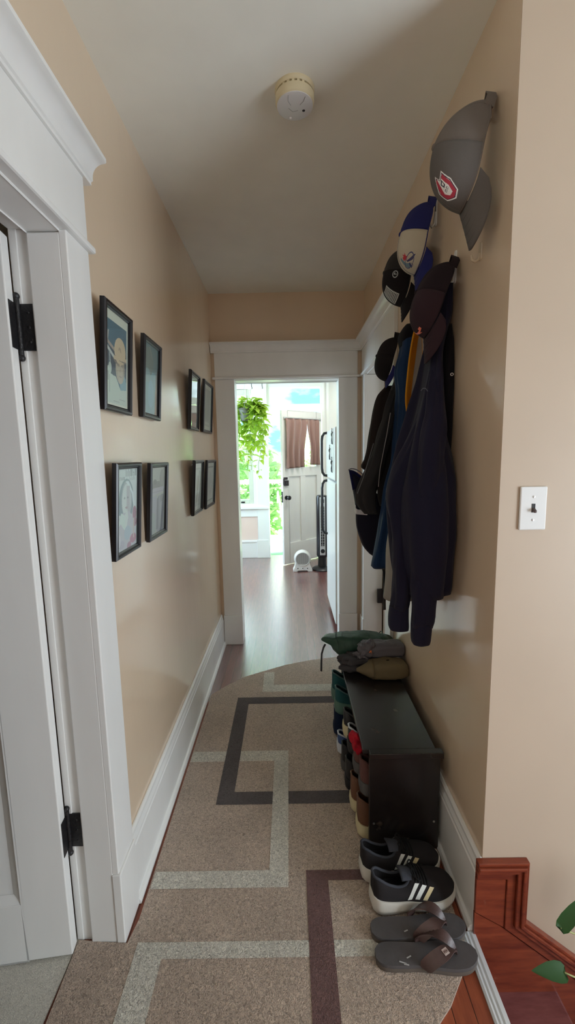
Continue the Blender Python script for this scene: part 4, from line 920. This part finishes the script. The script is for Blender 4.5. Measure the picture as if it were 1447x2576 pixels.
b = MB(); b.tube([(.4095, 1.6205, 1.402), (.4095, 1.6215, 1.39), (.4125, 1.6185, 1.392), (.4125, 1.6185, 1.398), (.4155, 1.6165, 1.386)], .0018, 5); b.build('badge_mark', ink((.30, .08, .03)), eb)

BLU = fabric('steel_navy_shell', (.008, .028, .075), .6, 300, .2)
t = thing('jacket', 'blue shell jacket with a black collar, left of the yellow lined hoodie', 'jacket', (.5, 1.86, 1.99), 'clothes hung on the right wall')
b = MB(); b.rings(body([(1.96, .50, .545, 1.83, 1.87, .001), (1.93, .485, .546, 1.81, 1.89, .003), (1.85, .468, .547, 1.782, 1.868, .006), (1.78, .452, .547, 1.782, 1.868, .008), (1.70, .460, .547, 1.782, 1.868, .008), (1.60, .470, .547, 1.82, 1.93, .008), (1.42, .445, .547, 1.782, 1.868, .010), (1.28, .412, .547, 1.782, 1.868, .010), (1.15, .393, .547, 1.782, 1.868, .010), (1.03, .372, .547, 1.782, 1.868, .010), (.955, .358, .547, 1.782, 1.868, .008), (.935, .372, .545, 1.82, 1.91, .004)], seed=6)); b.build('torso', BLU, t, smooth=180)
b = MB(); b.rings(body([(1.975, .50, .54, 1.83, 1.87, .0), (1.96, .488, .545, 1.81, 1.89, .001), (1.925, .472, .546, 1.797, 1.90, .002), (1.885, .478, .546, 1.81, 1.90, .001)], 16, seed=3)); b.build('collar', BLK2, t, smooth=180)
b = MB(); b.ribbon([(.40, 1.82, .97), (.412, 1.81, .93), (.415, 1.81, .86), (.414, 1.81, .79), (.415, 1.81, .755)], (1, .2, 0), .012, .003); b.ball((.412, 1.812, .945), .010, 8); b.build('drawcord', M['dark'], t)
CHR = fabric('charcoal_cloth', (.026, .025, .026)); BRN = fabric('brown_black_cloth', (.022, .016, .015))
t = thing('jacket', 'charcoal jacket with grey zip lines and a cuff pointing to the kitchen', 'jacket', (.5, 2.0, 1.8), 'clothes hung on the right wall')
b = MB(); b.rings(body([(1.80, .50, .545, 1.96, 2.04, .002), (1.72, .472, .547, 1.94, 2.06, .006), (1.60, .450, .547, 1.935, 2.07, .010), (1.48, .440, .547, 1.935, 2.072, .010), (1.35, .425, .547, 1.935, 2.072, .010), (1.24, .420, .547, 1.935, 2.07, .010), (1.20, .43, .545, 1.94, 2.06, .006)], seed=8)); b.build('torso', CHR, t, smooth=180)
b = MB(); b.rings(limb([(1.72, .480, 1.935, .022, .025), (1.6, .449, 1.93, .028, .032), (1.48, .418, 1.925, .032, .036), (1.37, .387, 1.92, .038, .038), (1.28, .354, 1.915, .046, .040), (1.215, .354, 1.912, .040, .038), (1.175, .374, 1.912, .028, .032)], seed=7, am=.005)); sl_ = b.build('sleeve', CHR, t, smooth=180)
b = MB(); b.tube([(.448, 1.884, 1.62), (.432, 1.876, 1.53), (.416, 1.872, 1.45), (.402, 1.868, 1.38), (.394, 1.864, 1.30)], .0022, 6); b.build('zip_line', ink((.22, .21, .22)), sl_, smooth=60)
b = MB(); b.tube([(.378, 1.898, 1.49), (.355, 1.885, 1.42), (.33, 1.872, 1.345), (.305, 1.885, 1.27)], .0018, 6); b.build('seam_piping', ink((.12, .115, .12)), sl_, smooth=60)
t = thing('jacket', 'dark brown jacket, furthest of the hung clothes, in front of the white door casing', 'jacket', (.5, 2.12, 1.75), 'clothes hung on the right wall')
b = MB(); b.rings(body([(1.77, .478, .535, 2.10, 2.14, .001), (1.72, .438, .54, 2.088, 2.15, .003), (1.66, .420, .54, 2.08, 2.16, .004), (1.58, .406, .54, 2.08, 2.16, .004), (1.48, .392, .54, 2.08, 2.16, .004), (1.42, .378, .54, 2.085, 2.16, .004), (1.38, .36, .54, 2.09, 2.15, .003), (1.355, .39, .54, 2.095, 2.14, .002)], seed=12)); b.build('torso', BRN, t, smooth=180)
NB = fabric('navy_canvas', (.011, .011, .022), .8, 400); NBL = fabric('navy_lining', (.016, .018, .075))
t = thing('shoulder_bag', 'rounded navy bag with a white label, hanging lowest beside the door casing', 'bag', (.42, 2.12, 1.4), 'clothes hung on the right wall')
b = MB(); b.rings(body([(1.345, .312, .33, 2.085, 2.13, .0), (1.31, .314, .37, 2.08, 2.16, .001), (1.26, .323, .43, 2.08, 2.172, .001), (1.20, .331, .47, 2.078, 2.174, .002), (1.15, .335, .51, 2.078, 2.174, .002), (1.08, .338, .53, 2.078, 2.174, .002), (1.02, .356, .53, 2.078, 2.174, .002), (.97, .378, .525, 2.08, 2.172, .002), (.935, .408, .51, 2.085, 2.16, .001), (.918, .44, .49, 2.10, 2.15, .0)], seed=15)); b.build('pouch', NB, t, smooth=180)
b = MB(); b.grid(lambda a, c: V((.296 + .092*a + .019*c, 2.085 + .025*math.sin(PI*a), 1.368 - .065*a*a - c*(.10-.05*a))), 16, 10); b.build('flap', NBL, t, smooth=180, solid=.004)
b = MB(); b.tube(catp([(.294, 2.085, 1.368), (.31, 2.097, 1.374), (.34, 2.107, 1.366), (.368, 2.10, 1.342), (.388, 2.085, 1.30)], 20), .0028, 6); b.build('rim_piping', ink((.20, .20, .24)), t, smooth=60)
b = MB(); b.ribbon([(.331, 2.105, 1.185), (.328, 2.092, 1.170), (.334, 2.077, 1.161), (.386, 2.073, 1.156)], (0, 0, 1), .024, .002); b.build('label', mat('white_label', (.62, .62, .66), .6), t)
b = MB(); b.ribbon([(.45, 2.13, 1.22), (.50, 2.13, 1.32), (.53, 2.13, 1.41)], (0, 1, 0), .02, .003); b.build('strap', NB, t)

# ================================================================== bench, bags and shoes
BW = mat_wood('black_stained_wood', (.011, .009, .009), (.020, .016, .015), .27, (6, 1.5, 6), bump=.06, scuff=.10)
t = thing('shoe_bench', 'black wooden shoe bench against the right wall, holding shoes on two levels', 'bench', (.39, 1.8, 0))
b = MB(); b.box(.268, .520, 1.372, 1.392, 0.008, .378); b.box(.268, .530, 1.366, 1.394, .372, .394); b.build('end_panel', BW, t, bevel=.002)
b = MB(); b.box(.268, .520, 2.170, 2.190, .008, .378); b.build('end_panel', BW, t, bevel=.002)
b = MB(); b.box(.247, .508, 1.392, 2.195, .376, .394); b.build('top_board', BW, t, bevel=.002)
b = MB(); b.box(.272, .512, 1.392, 2.17, .168, .182); b.build('shelf', BW, t, bevel=.002)
b = MB(); b.box(.505, .512, 1.392, 2.17, .02, .37); b.build('back_panel', BW, t)
b = MB()
for (x, z) in ((.285, .115), (.502, .12)): b.lathe([(0, 0), (.004, 0), (.004, .0012), (0, .0015)], (x, 1.372, z), (0, -1, 0), 12)
b.build('screw', M['metal'], t)

def blob(c, s, e1=.6, e2=.6, wr=.006, ws=22, seed=0, n=56, flatz=None, tw=None):
    c = V(c); b = MB()
    def fn(a, d):
        th = 2*PI*a; ph = PI*(min(max(d, .002), .998)-.5)
        cp, sp, ct, st = math.cos(ph), math.sin(ph), math.cos(th), math.sin(th)
        sg = lambda v_, e: math.copysign(abs(v_)**e, v_)
        p = V((s[0]*sg(cp, e1)*sg(ct, e2), s[1]*sg(cp, e1)*sg(st, e2), s[2]*sg(sp, e1)))
        if tw: p = tw(p)
        nz = noise.noise(V((p.x*ws+seed, p.y*ws, p.z*ws))) + .5*noise.noise(V((p.x*ws*2.3, p.y*ws*2.3+seed, p.z*ws*2.3)))
        p = p*(1 + wr*nz/max(min(s), .01)) + c
        if flatz is not None: p.z = max(p.z, flatz)
        if p.x > XR-.004: p.x = XR-.004
        return p
    b.grid(fn, n, n//2, closed_u=True); return b
GN = mat('dark_green_nylon', (.018, .060, .038), .5, bump=.5, bscale=25, stretch=(3, 1, .7), var=.15); GNB = mat('grey_jacket_nylon', (.105, .10, .115), .6, bump=.5, bscale=30, var=.1)
OLV = mat('olive_canvas', (.135, .105, .055), .75, bump=.4, bscale=35, var=.1); DKC = mat('dark_grey_cloth', (.038, .036, .040), .8, bump=.5, bscale=40)
ZT = .395
t = thing('rolled_raincoat', 'dark green rolled raincoat lying across the far end of the bench', 'raincoat', (.36, 2.12, ZT), 'bundles on the shoe bench')
def tws(p):
    k = smoothstep(-.20, -.06, p.x)
    z = p.z*(.35+.65*k) + .040*(1-k); return V((p.x, p.y*(.5+.5*k), z - .016*smoothstep(.0, .2, p.x)))
blob((.352, 2.10, ZT+.062), (.192, .075, .066), .75, .5, .006, 20, 3, tw=tws, flatz=ZT+.001).build('roll', GN, t, smooth=180)
b = MB(); b.ribbon([(.172, 2.07, .478), (.162, 2.06, .465), (.152, 2.06, .43), (.150, 2.06, .38), (.149, 2.06, .335)], (1, -.6, 0), .009, .003); b.build('strap', M['dark'], t)
b = MB()
for x in (.23, .262, .40, .47): b.tube([(x + .004*math.sin(k), 2.10 - .0765*math.cos(PI*k/12), ZT+.058 + .069*math.sin(PI*k/12)) for k in range(1, 12)], .0025, 6)
b.build('fold', GN, t, smooth=60)
t = thing('folded_jacket', 'dark grey folded jacket beneath the bundles at the left edge of the bench', 'jacket', (.30, 2.0, ZT), 'bundles on the shoe bench')
blob((.325, 1.972, ZT+.020), (.085, .050, .020), .5, .5, .006, 30, 5, flatz=ZT+.001).build('lower_fold', DKC, t, smooth=180)
blob((.320, 1.972, ZT+.052), (.078, .048, .018), .55, .5, .006, 30, 9).build('upper_fold', DKC, t, smooth=180)
t = thing('packable_jacket', 'olive packed jacket pouch, front of the bundles on the bench', 'pouch', (.45, 1.9, ZT), 'bundles on the shoe bench')
blob((.452, 1.895, ZT+.038), (.090, .050, .040), .5, .45, .004, 18, 2, flatz=ZT+.001).build('pouch', OLV, t, smooth=180)
b = MB(); b.grid(lambda a, c: V((.305 + .075*c, 1.89 + (.045*c+.006)*math.cos(2*PI*a), ZT+.036 + (.034*c+.006)*math.sin(2*PI*a))), 24, 8, closed_u=True); b.build('gathered_end', OLV, t, smooth=180, solid=.003)
t = thing('packable_jacket', 'light grey rolled jacket with an orange tag, on top of the olive pouch', 'jacket', (.43, 2.0, ZT+.07), 'bundles on the shoe bench')
blob((.462, 1.985, ZT+.098), (.088, .048, .034), .6, .45, .006, 24, 7).build('roll', GNB, t, smooth=180)
blob((.368, 1.975, ZT+.103), (.042, .040, .037), .7, .7, .012, 45, 11).build('hood', GNB, t, smooth=180)
blob((.338, 1.955, ZT+.078), (.030, .022, .016), .7, .7, .010, 60, 13).build('drawn_end', GNB, t, smooth=180)
b = MB(); b.add([(.372, 1.934, ZT+.098), (.383, 1.933, ZT+.093), (.383, 1.9325, ZT+.108), (.376, 1.934, ZT+.115)], [(0, 1, 2, 3)]); b.build('orange_tag', ink((.80, .20, .06)), t, solid=.002)

# ---- shoes: local frame a = heel to toe, s = sideways, z = up
def catp(pts, n):
    k = [(i/(len(pts)-1), *p) for i, p in enumerate(pts)]
    return [V(r_[1:]) for r_ in catmull(k, n)]
def shoe(name, lab, heel, head, L, up, sole, lining=None, z0=0.0, H=1.0, W=1.0, lace=None, stripes=None, cat='shoe', group=None, collar=.46, boot=0.0, sole_h=.030, gap=.42, tongue=True, insock=None, tongue_m=None, wedge=.012):
    t = thing(name, lab, cat, (heel[0], heel[1], z0), group)
    dx = V((math.cos(head), math.sin(head), 0)); dy = V((-math.sin(head), math.cos(head), 0)); o = V((heel[0], heel[1], z0))
    f = lambda a, s, z: o + dx*a*L + dy*s*W + V((0, 0, z))
    wk = [(0, .016), (.025, .026), (.08, .033), (.2, .0355), (.4, .036), (.6, .044), (.75, .0475), (.87, .041), (.95, .029), (1.0, .010)]
    hk = [(0, .086+boot), (.05, .082+boot), (.15, .062+boot), (.28, .048+boot*.95), (.38, .054+boot*.6), (.46, .072+boot*.15), (.58, .062), (.72, .047), (.86, .038), (.95, .028), (1.0, .012)]
    wf = lambda a: interp(wk, a); sh = lambda a: sole_h + wedge*(1-smoothstep(.05, .62, a)); hf = lambda a: interp(hk, a)*H
    def S(a, ph, off=0):
        w_ = wf(a); h_ = hf(a); c_, s_ = math.cos(ph), math.sin(ph)
        e = .55 if a > .5 else .5
        return f(a, (w_+off)*math.copysign(abs(c_)**e, c_), sh(a) + (h_+off-(sh(a)-sole_h)*.6)*max(s_, 0)**.8)
    na = 36; nph = 14
    def gapf(a):
        if a > collar: return 0.0
        return gap*min(1, max(0, (collar-a)/.10))**.6
    for sg in (1,):
        b = MB()
        Lr = [[S(a, ph*(PI/2-gapf(a))/(nph-1)) for ph in range(nph)] for a in [i/(na-1) for i in range(na)]]
        Rr = [[S(a, PI - ph*(PI/2-gapf(a))/(nph-1)) for ph in range(nph)] for a in [i/(na-1) for i in range(na)]]
        b.rings(Lr, 0, False, False); b.rings(Rr, 0, False, False)
        heelarc = [[p for p in Lr[0]], [p for p in Rr[0]]]
        b.rings(heelarc, 0, False, False)
        b.build('upper', up, t, smooth=70, solid=.004)
    n = 30
    so = [(interp(wk, min(1, max(0, i/(n-1))))*1.10 + .002, i/(n-1)) for i in range(n)]
    def outl(k, z_, grow):
        P = []
        for (w_, a) in so: P.append(f(-.02*k + a*(1.0+.035*k), w_*grow, z_(a)))
        for (w_, a) in so[::-1]: P.append(f(-.02*k + a*(1.0+.035*k), -w_*grow, z_(a)))
        return P
    toe = lambda a: .014*smoothstep(.72, 1.02, a)**1.5 + .006*smoothstep(.12, -.02, a)
    b = MB(); b.rings([outl(.5, lambda a: .001+toe(a), .93), outl(1, lambda a: .005+toe(a), 1.02), outl(1.25, lambda a: sh(a)*.55+toe(a)*.9, 1.06), outl(.8, lambda a: sh(a) + .004 + toe(a)*.6 + .006*smoothstep(.3, 0, a), 1.0)]); b.build('sole', sole, t, smooth=50)
    b = MB(); b.rings([outl(.2, lambda a: sh(a)+.006, .80), outl(.2, lambda a: sh(a)+.010, .80)]); b.build('insole', insock or M['dark'], t)
    if lining:
        b = MB(); pts = [S(a/16*collar, PI/2-gapf(a/16*collar), .001) for a in range(17)][::-1] + [S(a/16*collar, PI/2+gapf(a/16*collar), .001) for a in range(17)]
        b.tube(pts, .0042, 8); b.build('collar_lining', lining, t, smooth=180)
    if tongue:
        b = MB(); b.grid(lambda a, c: f(collar-.14+.18*c, (a-.5)*.052*(1-.2*c), sole_h + hf(collar)*(.98+.10*(1-c)) + .002 - .010*(abs(a-.5)*2)**2), 8, 8); b.build('tongue', tongue_m or lining or up, t, smooth=180, solid=.006)
    if lace:
        for k in range(5):
            a = collar + .015 + .035*k
            b = MB(); b.tube([S(a, .95, .002), S(a+.008, 1.25, .004), S(a+.012, PI/2, .006), S(a+.008, PI-1.25, .004), S(a, PI-.95, .002)], .0028, 6); b.build('lace', lace, t, smooth=180)
        b = MB()
        for sg in (1, -1): b.tube(catp([S(collar+.02, PI/2, .006), f(collar-.01, .016*sg, sole_h+hf(collar)+.010), f(collar+.04, .034*sg, sole_h+hf(collar)+.004), f(collar+.08, .026*sg, sole_h+hf(collar)-.006), S(collar+.04, PI/2, .006)], 18), .0022, 6)
        b.build('lace_bow', lace, t, smooth=180)
    if stripes:
        for k, m in enumerate(stripes):
            for side in (1, -1):
                b = MB()
                def st(a_, c_):
                    aa = .37 + .088*k + .050*a_ + .095*c_ ; ph = .12 + .80*c_
                    return S(aa, ph if side > 0 else PI-ph, .0036)
                b.grid(st, 4, 10); b.build('stripe', m, t, smooth=180)
    return t
def interp(keys, a):
    for i in range(len(keys)-1):
        if a <= keys[i+1][0] or i == len(keys)-2:
            p, q = keys[i], keys[i+1]; u_ = max(0, min(1, (a-p[0])/(q[0]-p[0]))); 
            m0 = (q[1]-keys[max(i-1,0)][1])/(q[0]-keys[max(i-1,0)][0])*(q[0]-p[0]) if i > 0 else q[1]-p[1]
            j = min(i+2, len(keys)-1); m1 = (keys[j][1]-p[1])/(keys[j][0]-p[0])*(q[0]-p[0])
            return (2*u_**3-3*u_**2+1)*p[1] + (u_**3-2*u_**2+u_)*m0 + (-2*u_**3+3*u_**2)*q[1] + (u_**3-u_**2)*m1
SNK = fabric('black_knit', (.022, .019, .020), .8, 1200, .6); SOL = mat('white_foam_sole', (.66, .64, .58), .5, bump=.15, bscale=60, var=.1); LAC = fabric('black_lace', (.010, .010, .010)); LIN = fabric('grey_collar_knit', (.045, .048, .058), .8, 900)
S1, S2 = mat('white_stripe', (.72, .74, .70), .5), mat('yellowed_stripe', (.62, .52, .30), .5)
shoe('sneaker', 'black running shoe with three pale stripes, nearer of the pair by the bench', (.243, 1.180), math.radians(8), .272, SNK, SOL, LIN, .009, lace=LAC, stripes=(S1, S1, S2), group='pair of black running shoes')
shoe('sneaker', 'black running shoe, partly hidden behind its mate against the bench end', (.226, 1.281), math.radians(7), .272, SNK, SOL, LIN, .009, lace=LAC, stripes=(S1, S1, S2), group='pair of black running shoes')

FOOT = mat('dark_grey_foam', (.070, .063, .064), .75, bump=.35, bscale=70, var=.15, vscale=14); SLE = mat('taupe_rubber', (.105, .085, .070), .8); LTH = mat('brown_leather_strap', (.075, .042, .038), .42, bump=.25, bscale=90, var=.2, vscale=25); LTI = mat('tan_strap_lining', (.16, .10, .055), .8)
def sandal(lab, heel, head, L, z0, label_plate):
    t = thing('sandal', lab, 'sandal', (heel[0], heel[1], z0), 'pair of brown thong sandals')
    dx = V((math.cos(head), math.sin(head), 0)); dy = V((-math.sin(head), math.cos(head), 0)); o = V((heel[0], heel[1], z0))
    f = lambda a, s, z: o + dx*a*L + dy*s + V((0, 0, z))
    wk = [(0, .012), (.03, .023), (.10, .031), (.25, .032), (.42, .031), (.6, .036), (.75, .040), (.88, .036), (.96, .024), (1, .008)]
    n = 36
    def outl(g, z_):
        P = [f(i/(n-1), interp(wk, i/(n-1))*g, z_ + .004*smoothstep(.85, 1, i/(n-1))) for i in range(n)]
        return P + [f(i/(n-1), -interp(wk, i/(n-1))*g, z_ + .004*smoothstep(.85, 1, i/(n-1))) for i in range(n)][::-1]
    b = MB(); b.rings([outl(.97, 0), outl(1.0, .003), outl(1.0, .010), outl(.985, .0125)]); b.build('sole', SLE, t, smooth=50)
    b = MB(); b.rings([outl(.975, .012), outl(.965, .0175), outl(.93, .0205)]); b.build('footbed', FOOT, t, smooth=50)
    for s in (1, -1):
        b = MB()
        pts = [f(.80, .0, .020), f(.765, .006*s, .042), f(.70, .016*s, .056), f(.62, .028*s, .056), f(.53, .034*s, .044), f(.47, .035*s, .028), f(.45, .033*s, .016)]
        b.ribbon(catp(pts, 18), tuple(dx*.9 + dy*.45*s), [.008 + .026*smoothstep(0, .45, k/17) - .012*smoothstep(.85, 1, k/17) for k in range(18)], .0035); b.build('strap', LTH, t, smooth=60)
    b = MB(); b.tube([f(.80, 0, .018), f(.795, 0, .034)], .0035, 8); b.build('toe_post', LTH, t)
    if label_plate:
        c = f(.66, -.0235, .0565); u1 = (f(.70, -.016, .056) - f(.62, -.028, .056)).normalized(); u2 = V((u1.y, -u1.x, 0)); u2 = (dx*.55 - dy*.8).normalized(); u2 = (u2 - u1*u2.dot(u1)).normalized(); nn = u1.cross(u2); nn = nn if nn.z > 0 else -nn; c = c + nn*.003
        b = MB(); b.sweep([c + u1*x + u2*y for x, y in ((-.008, -.008), (.008, -.008), (.008, .008), (-.008, .008))], [c + nn*.0012 + u1*x + u2*y for x, y in ((-.008, -.008), (.008, -.008), (.008, .008), (-.008, .008))]); lp = b.build('logo_plate', mat('pale_plate', (.55, .45, .42), .5), t)
        b = MB()
        for ox in (-.0034, .0034):
            for (x0, x1, y0_, y1_) in ((-.0026, -.0012, -.004, .004), (.0012, .0026, -.004, .004), (-.0016, .0016, -.0008, .0008)):
                b.sweep([c + nn*.0013 + u1*(x+ox) + u2*y for x, y in ((x0, y0_), (x1, y0_), (x1, y1_), (x0, y1_))], [c + nn*.0017 + u1*(x+ox) + u2*y for x, y in ((x0, y0_), (x1, y0_), (x1, y1_), (x0, y1_))])
        b.build('plate_mark', ink((.12, .06, .05)), lp)
    b = MB()
    for (a, s, l, an) in ((.30, -.012, .014, .4), (.22, -.020, .020, -.3), (.26, -.026, .014, -.2)) if label_plate else ((.34, -.014, .012, .3),):
        p = f(a, s, .0218); d = dx*math.cos(an) + dy*math.sin(an); b.ribbon([p, p + d*l*.5, p + d*l], dy, .003, .0006)
    b.build('print_trace', ink((.42, .42, .42)), t)
    return t
def catp(pts, n):
    k = [(i/(len(pts)-1), *p) for i, p in enumerate(pts)]
    return [V(r_[1:]) for r_ in catmull(k, n)]
sandal('brown thong sandal with a white logo plate, nearer of the pair at the landing edge', (.222, 1.032), math.radians(-1), .287, .009, True)
sandal('brown thong sandal without a plate, behind its mate and before the running shoes', (.222, 1.098), math.radians(1), .284, .009, False)

# shoes stored in the bench, heels outwards
BRW = mat('brown_boot_leather', (.135, .058, .028), .55, bump=.3, bscale=60, var=.15); CRS = mat('cream_rubber', (.62, .55, .34), .55, var=.08); OXB = mat('oxblood_suede', (.110, .042, .034), .8, bump=.4, bscale=120, var=.15); GRS = mat('grey_rubber', (.075, .072, .070), .7); BKL = mat('black_shoe_leather', (.014, .013, .014), .5, bump=.3, bscale=70); TEA = fabric('teal_mesh', (.020, .085, .092), .7, 500); TEA2 = mat('sea_green_sole', (.085, .17, .14), .6); NVS = fabric('navy_felt', (.010, .018, .045)); BLS = mat('blue_slide_rubber', (.035, .075, .20), .5); WHS = mat('white_rubber', (.62, .66, .72), .5)
G1, G2 = 'shoes on the floor level of the bench', 'shoes on the shelf of the bench'
hd = math.radians(0)
def st(lab, y, z, up, sole, lining=None, x=.236, L=.262, g=G1, nm='shoe', **k): return shoe(nm, lab, (x, y), hd, min(L, (.496-x)/1.02), up, sole, lining, z, cat=k.pop('cat', 'shoe'), group=g, **k)
st('tan brown slip on boot with a cream sole, nearest on the bottom of the bench', 1.454, .009, BRW, CRS, BRW, x=.240, nm='boot', cat='boot', boot=.045, sole_h=.032, H=.9, W=1.05, tongue=False)
st('tan brown slip on boot with a cream sole, second from the bench end', 1.566, .009, BRW, CRS, BRW, x=.232, nm='boot', cat='boot', boot=.045, sole_h=.032, H=.9, W=1.05, tongue=False)
st('large black shoe on the bottom level behind the tan boots', 1.676, .009, BKL, BKL, BKL, x=.226, L=.27, boot=.02)
st('black shoe on the bottom level between the other black shoe and the slide', 1.782, .009, BKL, GRS, BKL, x=.222, L=.27, boot=.01, lace=LAC)
st('blue and white slide on the bottom level of the bench', 1.900, .009, BLS, WHS, WHS, x=.217, L=.27, tongue=False, H=.75)
st('navy felt slipper with a pale rim on the bottom level, furthest into the bench', 2.04, .009, NVS, NVS, ink((.09, .10, .14)), x=.214, L=.27, boot=.03)
st('oxblood suede shoe with a grey sole, nearest on the bench shelf', 1.452, .1825, OXB, GRS, OXB, x=.250, L=.25, g=G2, boot=.02)
st('oxblood suede shoe with a grey sole, second on the bench shelf', 1.556, .1825, OXB, GRS, OXB, x=.243, L=.255, g=G2, boot=.02)
st('black shoe with white edging on the bench shelf beside the red cloth', 1.668, .1825, BKL, BKL, WHS, x=.236, L=.255, g=G2)
st('black canvas shoe with a cream sole on the middle of the bench shelf', 1.775, .1825, BKL, CRS, ink((.05, .05, .05)), x=.230, L=.26, g=G2, sole_h=.036)
st('teal sneaker with a sea green sole, nearer of the teal pair on the shelf', 1.955, .1825, TEA, TEA2, ink((.06, .12, .12)), x=.212, L=.275, g=G2, sole_h=.042, nm='sneaker', cat='shoe')
st('teal sneaker with a sea green sole, farther of the teal pair on the shelf', 2.065, .1825, TEA, TEA2, ink((.06, .12, .12)), x=.208, L=.275, g=G2, sole_h=.042, boot=.02, nm='sneaker', cat='shoe')
RDC = fabric('red_cloth', (.42, .010, .025), .8)
t = tag(blob((.250, 1.505, .338), (.030, .032, .032), .8, .8, .018, 40, 21).build('red_cloth', RDC, None, smooth=180), 'bright red crumpled cloth poking out of the bench shelf', 'cloth')

# ---- houseplant reaching over the stairs from the right
LF2 = mat_leaf('houseplant_leaf', (.030, .105, .030), (.055, .16, .045)); ST2 = mat('houseplant_stem', (.42, .46, .20), .6)
t = thing('houseplant', 'leafy houseplant reaching over the stairs at the right edge', 'plant', (1.02, .96, -.41))
b = MB(); b.lathe([(0, 0), (.07, 0), (.09, .14), (.095, .16), (.085, .16), (.08, .14), (0, .135)], (1.16, .93, -.615), n=28); b.build('pot', mat('terracotta', (.38, .16, .08), .8), t, smooth=40)
for (pts, d, L, wd) in (([(1.16, .93, -.47), (.98, .95, -.20), (.84, .98, -.04), (.742, 1.0, .002)], (-1, 0, .10), .088, .045), ([(1.16, .93, -.47), (.95, .97, -.02), (.80, 1.0, .10), (.722, 1.0, .146)], (.62, .1, .75), .12, .035), ([(1.16, .93, -.47), (1.1, .9, -.1), (.98, .9, .2)], (-.3, 0, .8), .12, .06), ([(1.16, .93, -.47), (1.25, .85, -.1), (1.3, .85, .1)], (.5, 0, .8), .12, .06)):
    b = MB(); b.tube(catp([V(p) for p in pts], 16), .0022, 6, 1); leaf(b, pts[-1], d, (0, -.6, 1), L, wd, 0, .15); b.build('leaf_stem', [LF2, ST2], t, smooth=180)
# ================================================================== light and camera
w = bpy.data.worlds.new('sky'); SC.world = w; w.use_nodes = True
nt = w.node_tree; L = nt.links.new; bg = nt.nodes['Background']
tc = nt.nodes.new('ShaderNodeTexCoord'); n = nt.nodes.new('ShaderNodeTexNoise'); n.inputs['Scale'].default_value = 7; n.inputs['Detail'].default_value = 6
mp = nt.nodes.new('ShaderNodeMapping'); mp.inputs['Scale'].default_value = (1, 1, 2.2)
L(tc.outputs['Generated'], mp.inputs['Vector']); L(mp.outputs['Vector'], n.inputs['Vector'])
cr = nt.nodes.new('ShaderNodeValToRGB'); cr.color_ramp.elements[0].position = .42; cr.color_ramp.elements[0].color = (.17, .36, .37, 1)
cr.color_ramp.elements[1].position = .62; cr.color_ramp.elements[1].color = (1.12, 1.25, 1.38, 1)
L(n.outputs['Fac'], cr.inputs['Fac']); L(cr.outputs['Color'], bg.inputs['Color']); bg.inputs['Strength'].default_value = 2.4

def area(name, loc, direction, sx, sy, power, col, spread=PI):
    d = bpy.data.lights.new(name, 'AREA'); d.shape = 'RECTANGLE'; d.size = sx; d.size_y = sy; d.energy = power; d.color = col; d.spread = spread
    o = bpy.data.objects.new(name, d); COL.objects.link(o); o.location = loc
    o.rotation_euler = V(direction).to_track_quat('-Z', 'Y').to_euler(); return o
area('stairwell_assumed_light', (2.55, -.25, 1.1), (-1, .10, .10), 1.2, 1.7, 76, (.80, .91, 1))  # added lamp for daylight assumed from the right; the stairwell wall is windowless
area('landing_assumed_fill', (-.1, -2.15, 1.6), (0, 1, -.05), 1.8, 1.4, 5, (.92, .96, 1))  # weak fill added for light assumed from behind; solid back wall, no window
area('kitchen_side_fill', (-2.15, 4.7, 1.5), (1, .1, -.1), 1.3, 1.2, 85, (.60, .82, 1))  # added fill brightening the kitchen from the left; that wall has no window
area('kitchen_top_fill', (.6, 4.9, 2.55), (0, 0, -1), .5, .5, 12, (1, .95, .88))  # extra unseen lamp, put in to brighten the kitchen from above
area('side_room_fill', (1.65, 2.2, 1.5), (-1, .2, 0), .8, 1.2, 6, (.92, .97, 1))  # fill added to lift the dark side room and its door; no window built there
s = bpy.data.lights.new('sun', 'SUN'); s.energy = 65; s.angle = .1; s.color = (1, .97, .9)
so = bpy.data.objects.new('sun', s); COL.objects.link(so); so.rotation_euler = V((.9, .12, -1)).to_track_quat('-Z', 'Y').to_euler(); so.location = (-3, -3, 8)

def camera():
    p, y, rr = .1326, -.0047, .0195
    cp, sp, cy, sy = math.cos(p), math.sin(p), math.cos(y), math.sin(y)
    right = V((cy, -sy, 0)); fwd = V((sy*cp, cy*cp, -sp)); down = fwd.cross(right)
    R0 = right*math.cos(rr) + down*math.sin(rr); R1 = -right*math.sin(rr) + down*math.cos(rr)
    c = bpy.data.cameras.new('camera'); c.sensor_fit = 'HORIZONTAL'; c.sensor_width = 36; c.lens = 1064.11/1447*36; c.clip_start = .02; c.clip_end = 200
    o = bpy.data.objects.new('camera', c); COL.objects.link(o)
    m = Matrix((R0, -R1, -fwd)).transposed().to_4x4(); m.translation = (0, 0, 1.444); o.matrix_world = m
    SC.camera = o
camera()
SC.view_settings.view_transform = 'Standard'; SC.view_settings.look = 'None'; SC.view_settings.gamma = 1; SC.view_settings.exposure = .3
SC.view_settings.use_curve_mapping = False
SC.cycles.max_bounces = 12; SC.cycles.diffuse_bounces = 6; SC.cycles.glossy_bounces = 4; SC.cycles.transparent_max_bounces = 16
SC.cycles.caustics_reflective = False; SC.cycles.caustics_refractive = False; SC.cycles.sample_clamp_indirect = 6
